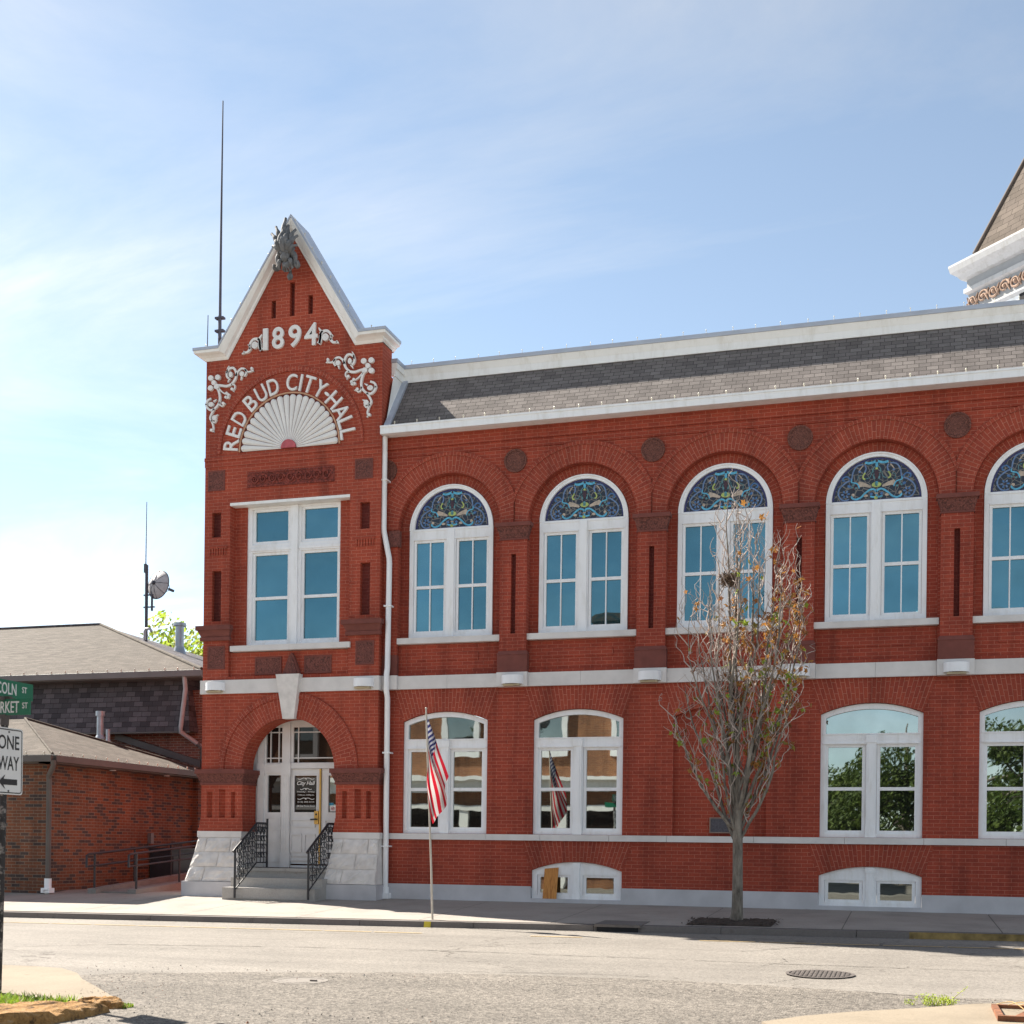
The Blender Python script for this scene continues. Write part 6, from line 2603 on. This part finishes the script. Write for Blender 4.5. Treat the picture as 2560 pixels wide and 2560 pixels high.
GR = [leaf_mat('grass_blade', (.16, .26, .02), (.30, .42, .04), .4), leaf_mat('dry_grass', (.35, .29, .12), (.45, .38, .18), .3)]
mb = MB()
rn = random.Random(13)
def grass_patch(x0, x1, y0, y1, n, h, inside=lambda x, y: True):
    for i in range(n):
        x, y = rn.uniform(x0, x1), rn.uniform(y0, y1)
        if not inside(x, y):
            continue
        z = ground_z(x, y) + .005
        a = rn.uniform(0, 2 * PI)
        hh = h * rn.uniform(.4, 1.1)
        w = .006
        dx_, dy_ = math.cos(a), math.sin(a)
        b0, b1 = Vector((x - dy_ * w, y + dx_ * w, z)), Vector((x + dy_ * w, y - dx_ * w, z))
        lean = rn.uniform(.2, .9) * hh
        m_ = Vector((x + dx_ * lean * .4, y + dy_ * lean * .4, z + hh * .65))
        tp = Vector((x + dx_ * lean, y + dy_ * lean, z + hh))
        s_ = Vector((-dy_ * w * .8, dx_ * w * .8, 0))
        k = 0 if rn.random() < .88 else 1
        mb.face([b0, b1, m_ - s_, m_ + s_], k)
        mb.face([m_ + s_, m_ - s_, tp], k)
grass_patch(.1, 1.45, -14.6, -13.6, 2600, .10, lambda x, y: y < -13.58 and y > -13.75 - .85 * (1.5 - x))
grass_patch(1.75, 2.0, -13.75, -13.60, 120, .06)
o = build('grass', mb, GR, None, (.8, -14.1, -.33), kind='stuff')
o['label'] = 'bright green grass between sign post and broken kerb stone'
o['category'] = 'grass'

# ---- near right corner: slab, rusty grate, weed
mb = MB()
sb = [(7.55, -12.75), (7.85, -12.28), (8.25, -11.85), (8.8, -11.45), (9.31, -11.0), (9.78, -10.74), (10.6, -10.4), (14, -10.2), (14, -16), (9, -16)]
mb.face([(x, y, ground_z(x, y) + .05) for x, y in sb][::-1])
for i in range(len(sb)):
    a, b_ = sb[i], sb[(i + 1) % len(sb)]
    mb.face([(a[0], a[1], -.6), (b_[0], b_[1], -.6), (b_[0], b_[1], ground_z(*b_) + .05), (a[0], a[1], ground_z(*a) + .05)][::-1])
build('corner_slab', mb, MAT['apron'], kind='structure')
MAT['rust'] = plain('rusty_iron', (.19, .075, .035), .85, .45, 12, bumpy=.3)
t = thing('drain_grate', 'rusty iron drain frame sunk in the concrete at the near right corner', 'drain', (9.8, -11.6, -.25))
mb = MB()
gx0, gx1, gy0, gy1, gzz = 9.46, 10.5, -12.1, -11.22, ground_z(9.8, -11.5) + .052
for a in ((gx0, gx1, gy1 - .05, gy1), (gx0, gx1, gy0, gy0 + .05), (gx0, gx0 + .05, gy0 + .05, gy1 - .05), (gx1 - .05, gx1, gy0 + .05, gy1 - .05)):
    mb.box(a[0], a[1], a[2], a[3], gzz - .10, gzz + .045)
build('frame', mb, MAT['rust'], t)
mb = MB()
for i in range(4):
    x = gx0 + .1 + i * .25
    mb.hexa([(x, gy0 + .05, gzz - .03), (x + .10, gy0 + .05, gzz - .03), (x + .32, gy1 - .05, gzz - .03), (x + .22, gy1 - .05, gzz - .03)], [(x, gy0 + .05, gzz + .02), (x + .10, gy0 + .05, gzz + .02), (x + .32, gy1 - .05, gzz + .02), (x + .22, gy1 - .05, gzz + .02)])
build('bars', mb, MAT['rust'], t)
mb = MB()
mb.box(gx0 + .05, gx1 - .05, gy0 + .05, gy1 - .05, gzz + .0015, gzz + .003)  # thin dark sheet on the slab, stands for shade below the bars
build('pit', mb, MAT['dark'], t)
mb = MB()
for s in (0, 1, 2):
    mb.tube(smooth_path([(9.5 + .1 * s, -11.3, gzz + .05), (9.62 + .1 * s, -11.5, gzz + .10), (9.72 + .12 * s, -11.8, gzz + .05)], 4), .004, 4)
o = build('dead_stalks', mb, plain('straw_stalk', (.42, .28, .12), .9, .2, 9), None, (9.6, -11.5, gzz), kind='stuff')
o['label'] = 'dry straw stalks lying over the rusty drain frame'
o['category'] = 'straw'

wd = thing('weed', 'bright green weed sprouting from the road edge at the near right corner', 'weed', (9.0, -11.0, -.27))
mb, ms_ = MB(), MB()
rn = random.Random(40)
for s in range(30):
    bx, by = rn.uniform(8.76, 9.16), rn.uniform(-11.02, -10.88)
    z0 = ground_z(bx, by) + .01
    hgt = rn.uniform(.03, .10)
    ln = Vector((rn.uniform(-.06, .09), rn.uniform(-.05, .05), hgt))
    if s == 0:
        bx, by, ln = 9.08, -10.92, Vector((.17, .02, .17))
    P = [Vector((bx, by, z0)), Vector((bx, by, z0)) + ln * .5 + Vector((0, 0, .01)), Vector((bx, by, z0)) + ln]
    ms_.tube(P, .0035, 4)
    for k in range(14):
        q = P[0].lerp(P[2], rn.uniform(.2, 1.05)) + Vector((rn.gauss(0, .018), rn.gauss(0, .018), rn.gauss(0, .014)))
        a = Vector((rn.uniform(-1, 1), rn.uniform(-1, 1), rn.uniform(-.2, .9))).normalized() * rn.uniform(.010, .022)
        b_ = a.orthogonal().normalized() * .007
        mb.face([q, q + a * .5 + b_, q + a, q + a * .5 - b_])
build('leaves', mb, leaf_mat('weed_leaf', (.22, .33, .015), (.42, .52, .04), .45), wd)
build('stem', ms_, plain('weed_stem', (.35, .33, .12), .8, .2, 9), wd)

# loose chips on the rough asphalt
mb = MB()
rn = random.Random(50)
for i in range(2600):
    x = rn.uniform(-.5, 10.2)
    y = rn.uniform(-15.2, -10.4)
    if (x < 2.0 and y > -14 and rn.random() < .4) or (x > 7.6 and y < -10.9 - (9.8 - x) * .55):
        continue
    z = ground_z(x, y) + .008
    s_ = rn.uniform(.004, .013) * (1.5 if rn.random() < .06 else 1)
    v = [Vector((x + rn.uniform(-s_, s_), y + rn.uniform(-s_, s_), z)) for k in range(3)]
    ap_ = Vector((x, y, z + s_ * 1.1))
    m_ = 0 if rn.random() < .6 else (1 if rn.random() < .8 else 2)
    for k in range(3):
        mb.face([v[k], v[(k + 1) % 3], ap_], m_)
for i in range(900):
    if i < 380:
        x, y = rn.gauss(.9, .5), rn.gauss(-12.7, .45)
        z = ground_z(x, y) + .03
    else:
        x = rn.uniform(-8, 12)
        y = -4.13 - abs(rn.gauss(0, .10))
        z = ground_z(x, y) + .003
    s_ = rn.uniform(.003, .010)
    v = [Vector((x + rn.uniform(-s_, s_), y + rn.uniform(-s_, s_), z)) for k in range(3)]
    for k in range(3):
        mb.face([v[k], v[(k + 1) % 3], Vector((x, y, z + s_))], 0 if rn.random() < .7 else 2)
build('gravel', mb, [plain('grey_chip', (.23, .21, .195), .95, .2, 20), plain('pale_chip', (.38, .35, .31), .95, .2, 20), plain('red_chip', (.28, .10, .05), .95, .2, 20)], None, (5, -12.5, -.3), kind='stuff')
bpy.data.objects['gravel']['label'] = 'loose stone chips scattered on the rough side street'
bpy.data.objects['gravel']['category'] = 'gravel'

# ================================================================ trees
def clump_tree(name, label, base, h, cr, n, cols, seed, group=None, low=.62, leaf=.16):
    r = random.Random(seed)
    t = thing(name, label, 'tree', base, group)
    mb = MB()
    bx, by, bz = base
    mb.tube([(bx, by, bz - .2), (bx + .1, by, bz + h * .25), (bx, by + .1, bz + h * .55), (bx + .15, by, bz + h * .85)], [h * .035, h * .026, h * .016, .03], 8)
    cl = []
    for i in range(26):
        a, e = r.uniform(0, 2 * PI), r.uniform(-.5, 1)
        d = r.uniform(.35, 1) ** .6
        c = Vector((bx + math.cos(a) * cr * d * math.sqrt(1 - e * e * .8), by + math.sin(a) * cr * d * math.sqrt(1 - e * e * .8), bz + h * low + e * h * min(low, .98 - low) * d))
        cl.append((c, cr * r.uniform(.20, .40)))
        s0 = Vector((bx, by, bz + h * r.uniform(.25, .6)))
        mb.tube([s0, s0.lerp(c, .5) + Vector((0, 0, h * .03)), c], [h * .011, h * .007, .02], 5)
    build('trunk', mb, MAT['bark'], t)
    mb = MB()
    for i in range(n):
        c, rad = r.choice(cl)
        v = Vector((r.gauss(0, 1), r.gauss(0, 1), r.gauss(0, .8)))
        v = v.normalized() * rad * r.uniform(.3, 1) ** .5
        p = c + v
        q = Vector((r.uniform(-1, 1), r.uniform(-1, 1), r.uniform(-.7, .7))).normalized()
        a = q.orthogonal().normalized()
        b_ = q.cross(a)
        s_ = leaf * r.uniform(.5, 1.2)
        k = 0 if r.random() < .6 else 1
        mb.face([p - a * s_, p + b_ * s_ * .5, p + a * s_, p - b_ * s_ * .5], k)
    build('crown', mb, cols, t)
    return t


BACKLIT = [leaf_mat('backlit_leaf', (.22, .33, .03), (.38, .46, .06), .55), leaf_mat('pale_leaf', (.30, .32, .10), (.42, .42, .16), .5)]
DARKG = [leaf_mat('deep_green_leaf', (.045, .075, .015), (.08, .12, .025), .3), leaf_mat('mid_green_leaf', (.08, .12, .02), (.13, .17, .035), .3)]
clump_tree('background_tree', 'yellow-green sunlit tree rising behind the mansard building', (-24.3, 31, -.5), 12.6, 3.0, 5200, BACKLIT, 4, leaf=.17)
RT = 'trees across the street, seen in the window glass'
for i, (x, y, h, c) in enumerate(((8.5, -44, 9.5, 3.6), (14.5, -40, 10, 4.0), (19.5, -36, 11, 4.2), (4.0, -50, 9, 3.2), (-25, -44, 14.5, 4.5))):
    clump_tree('reflected_tree', ['dark green tree straight across the street from the fourth window', 'dark green tree across the street opposite the fifth window', 'tall dark tree farther right across the street', 'smaller dark tree far down the side street', 'tall dark tree behind the shop across the street'][i], (x, y, -.5), h, c, 15000, DARKG, 60 + i, RT, leaf=.13, low=.38)

# ---- building across the street, mirrored in the lower windows
ac = thing('shop_building', 'brown brick shop with white storefront cornice across the street, mirrored in the windows', 'building', (-8, -24, -.4))
mb = MB()
mb.box(-22, .2, -40, -24, -.5, 8.3)
build('wall', mb, brick('brown_brick_opposite', (.30, .13, .06), (.22, .095, .05), (.36, .26, .17)), ac)
mb = MB()
mb.box(-22.2, .4, -24.0, -23.6, 3.3, 3.75)
mb.box(-22.3, .5, -24.0, -23.3, 3.75, 3.9)
mb.box(-22.2, .35, -24.0, -23.7, 2.6, 2.8)
mb.box(-22.2, .4, -24.1, -23.6, 8.0, 8.5)
mb.box(-22.3, .5, -24.1, -23.4, 8.5, 8.65)
build('cornice', mb, MAT['trim'], ac)
for x in (-19, -15.4, -11.8, -8.2, -4.6, -1.4):
    mb = MB()
    mb.prism(rect(x - .75, x + .75, 4.7, 7.0), [rect(x - .55, x + .55, 4.9, 6.8)], -24.0, -23.85)
    w = build('window', mb, MAT['white'], ac, (x, -24, 4.7))
    mb = MB()
    mb.box(x - .55, x + .55, -23.95, -23.9, 4.9, 6.8)
    build('pane', mb, MAT['glass_low'], w, (x, -24, 4.7))
for x in (-20, -16, -12, -8, -4, -.6):
    mb = MB()
    mb.box(x - .2, x + .2, -23.999, -23.75, -.4, 2.6)
    build('pilaster', mb, MAT['trim'], ac)
mb = MB()
mb.box(-22, .1, -23.99, -23.93, .1, 2.6)
build('shop_window', mb, MAT['glass_dark'], ac)
mb = MB()
mb.box(-3.4, -2.4, -27, -26, 8.3, 10.2)
mb.box(-3.5, -2.3, -27.1, -25.9, 10.2, 10.5)
build('chimney', mb, MAT['annex_brick'], ac)
wt = thing('water_tower', 'white water tower far beyond the trees across the street', 'water tower', (12.5, -95, -.5))
mb = MB()
mb.ball((12.5, -95, 20), 4.5, 20, 0, (1, 1, .8))
build('tank', mb, MAT['white'], wt)
mb = MB()
mb.tube([(12.5, -95, -.5), (12.5, -95, 17)], [1.6, 1.0], 12)
build('stem', mb, MAT['white'], wt)
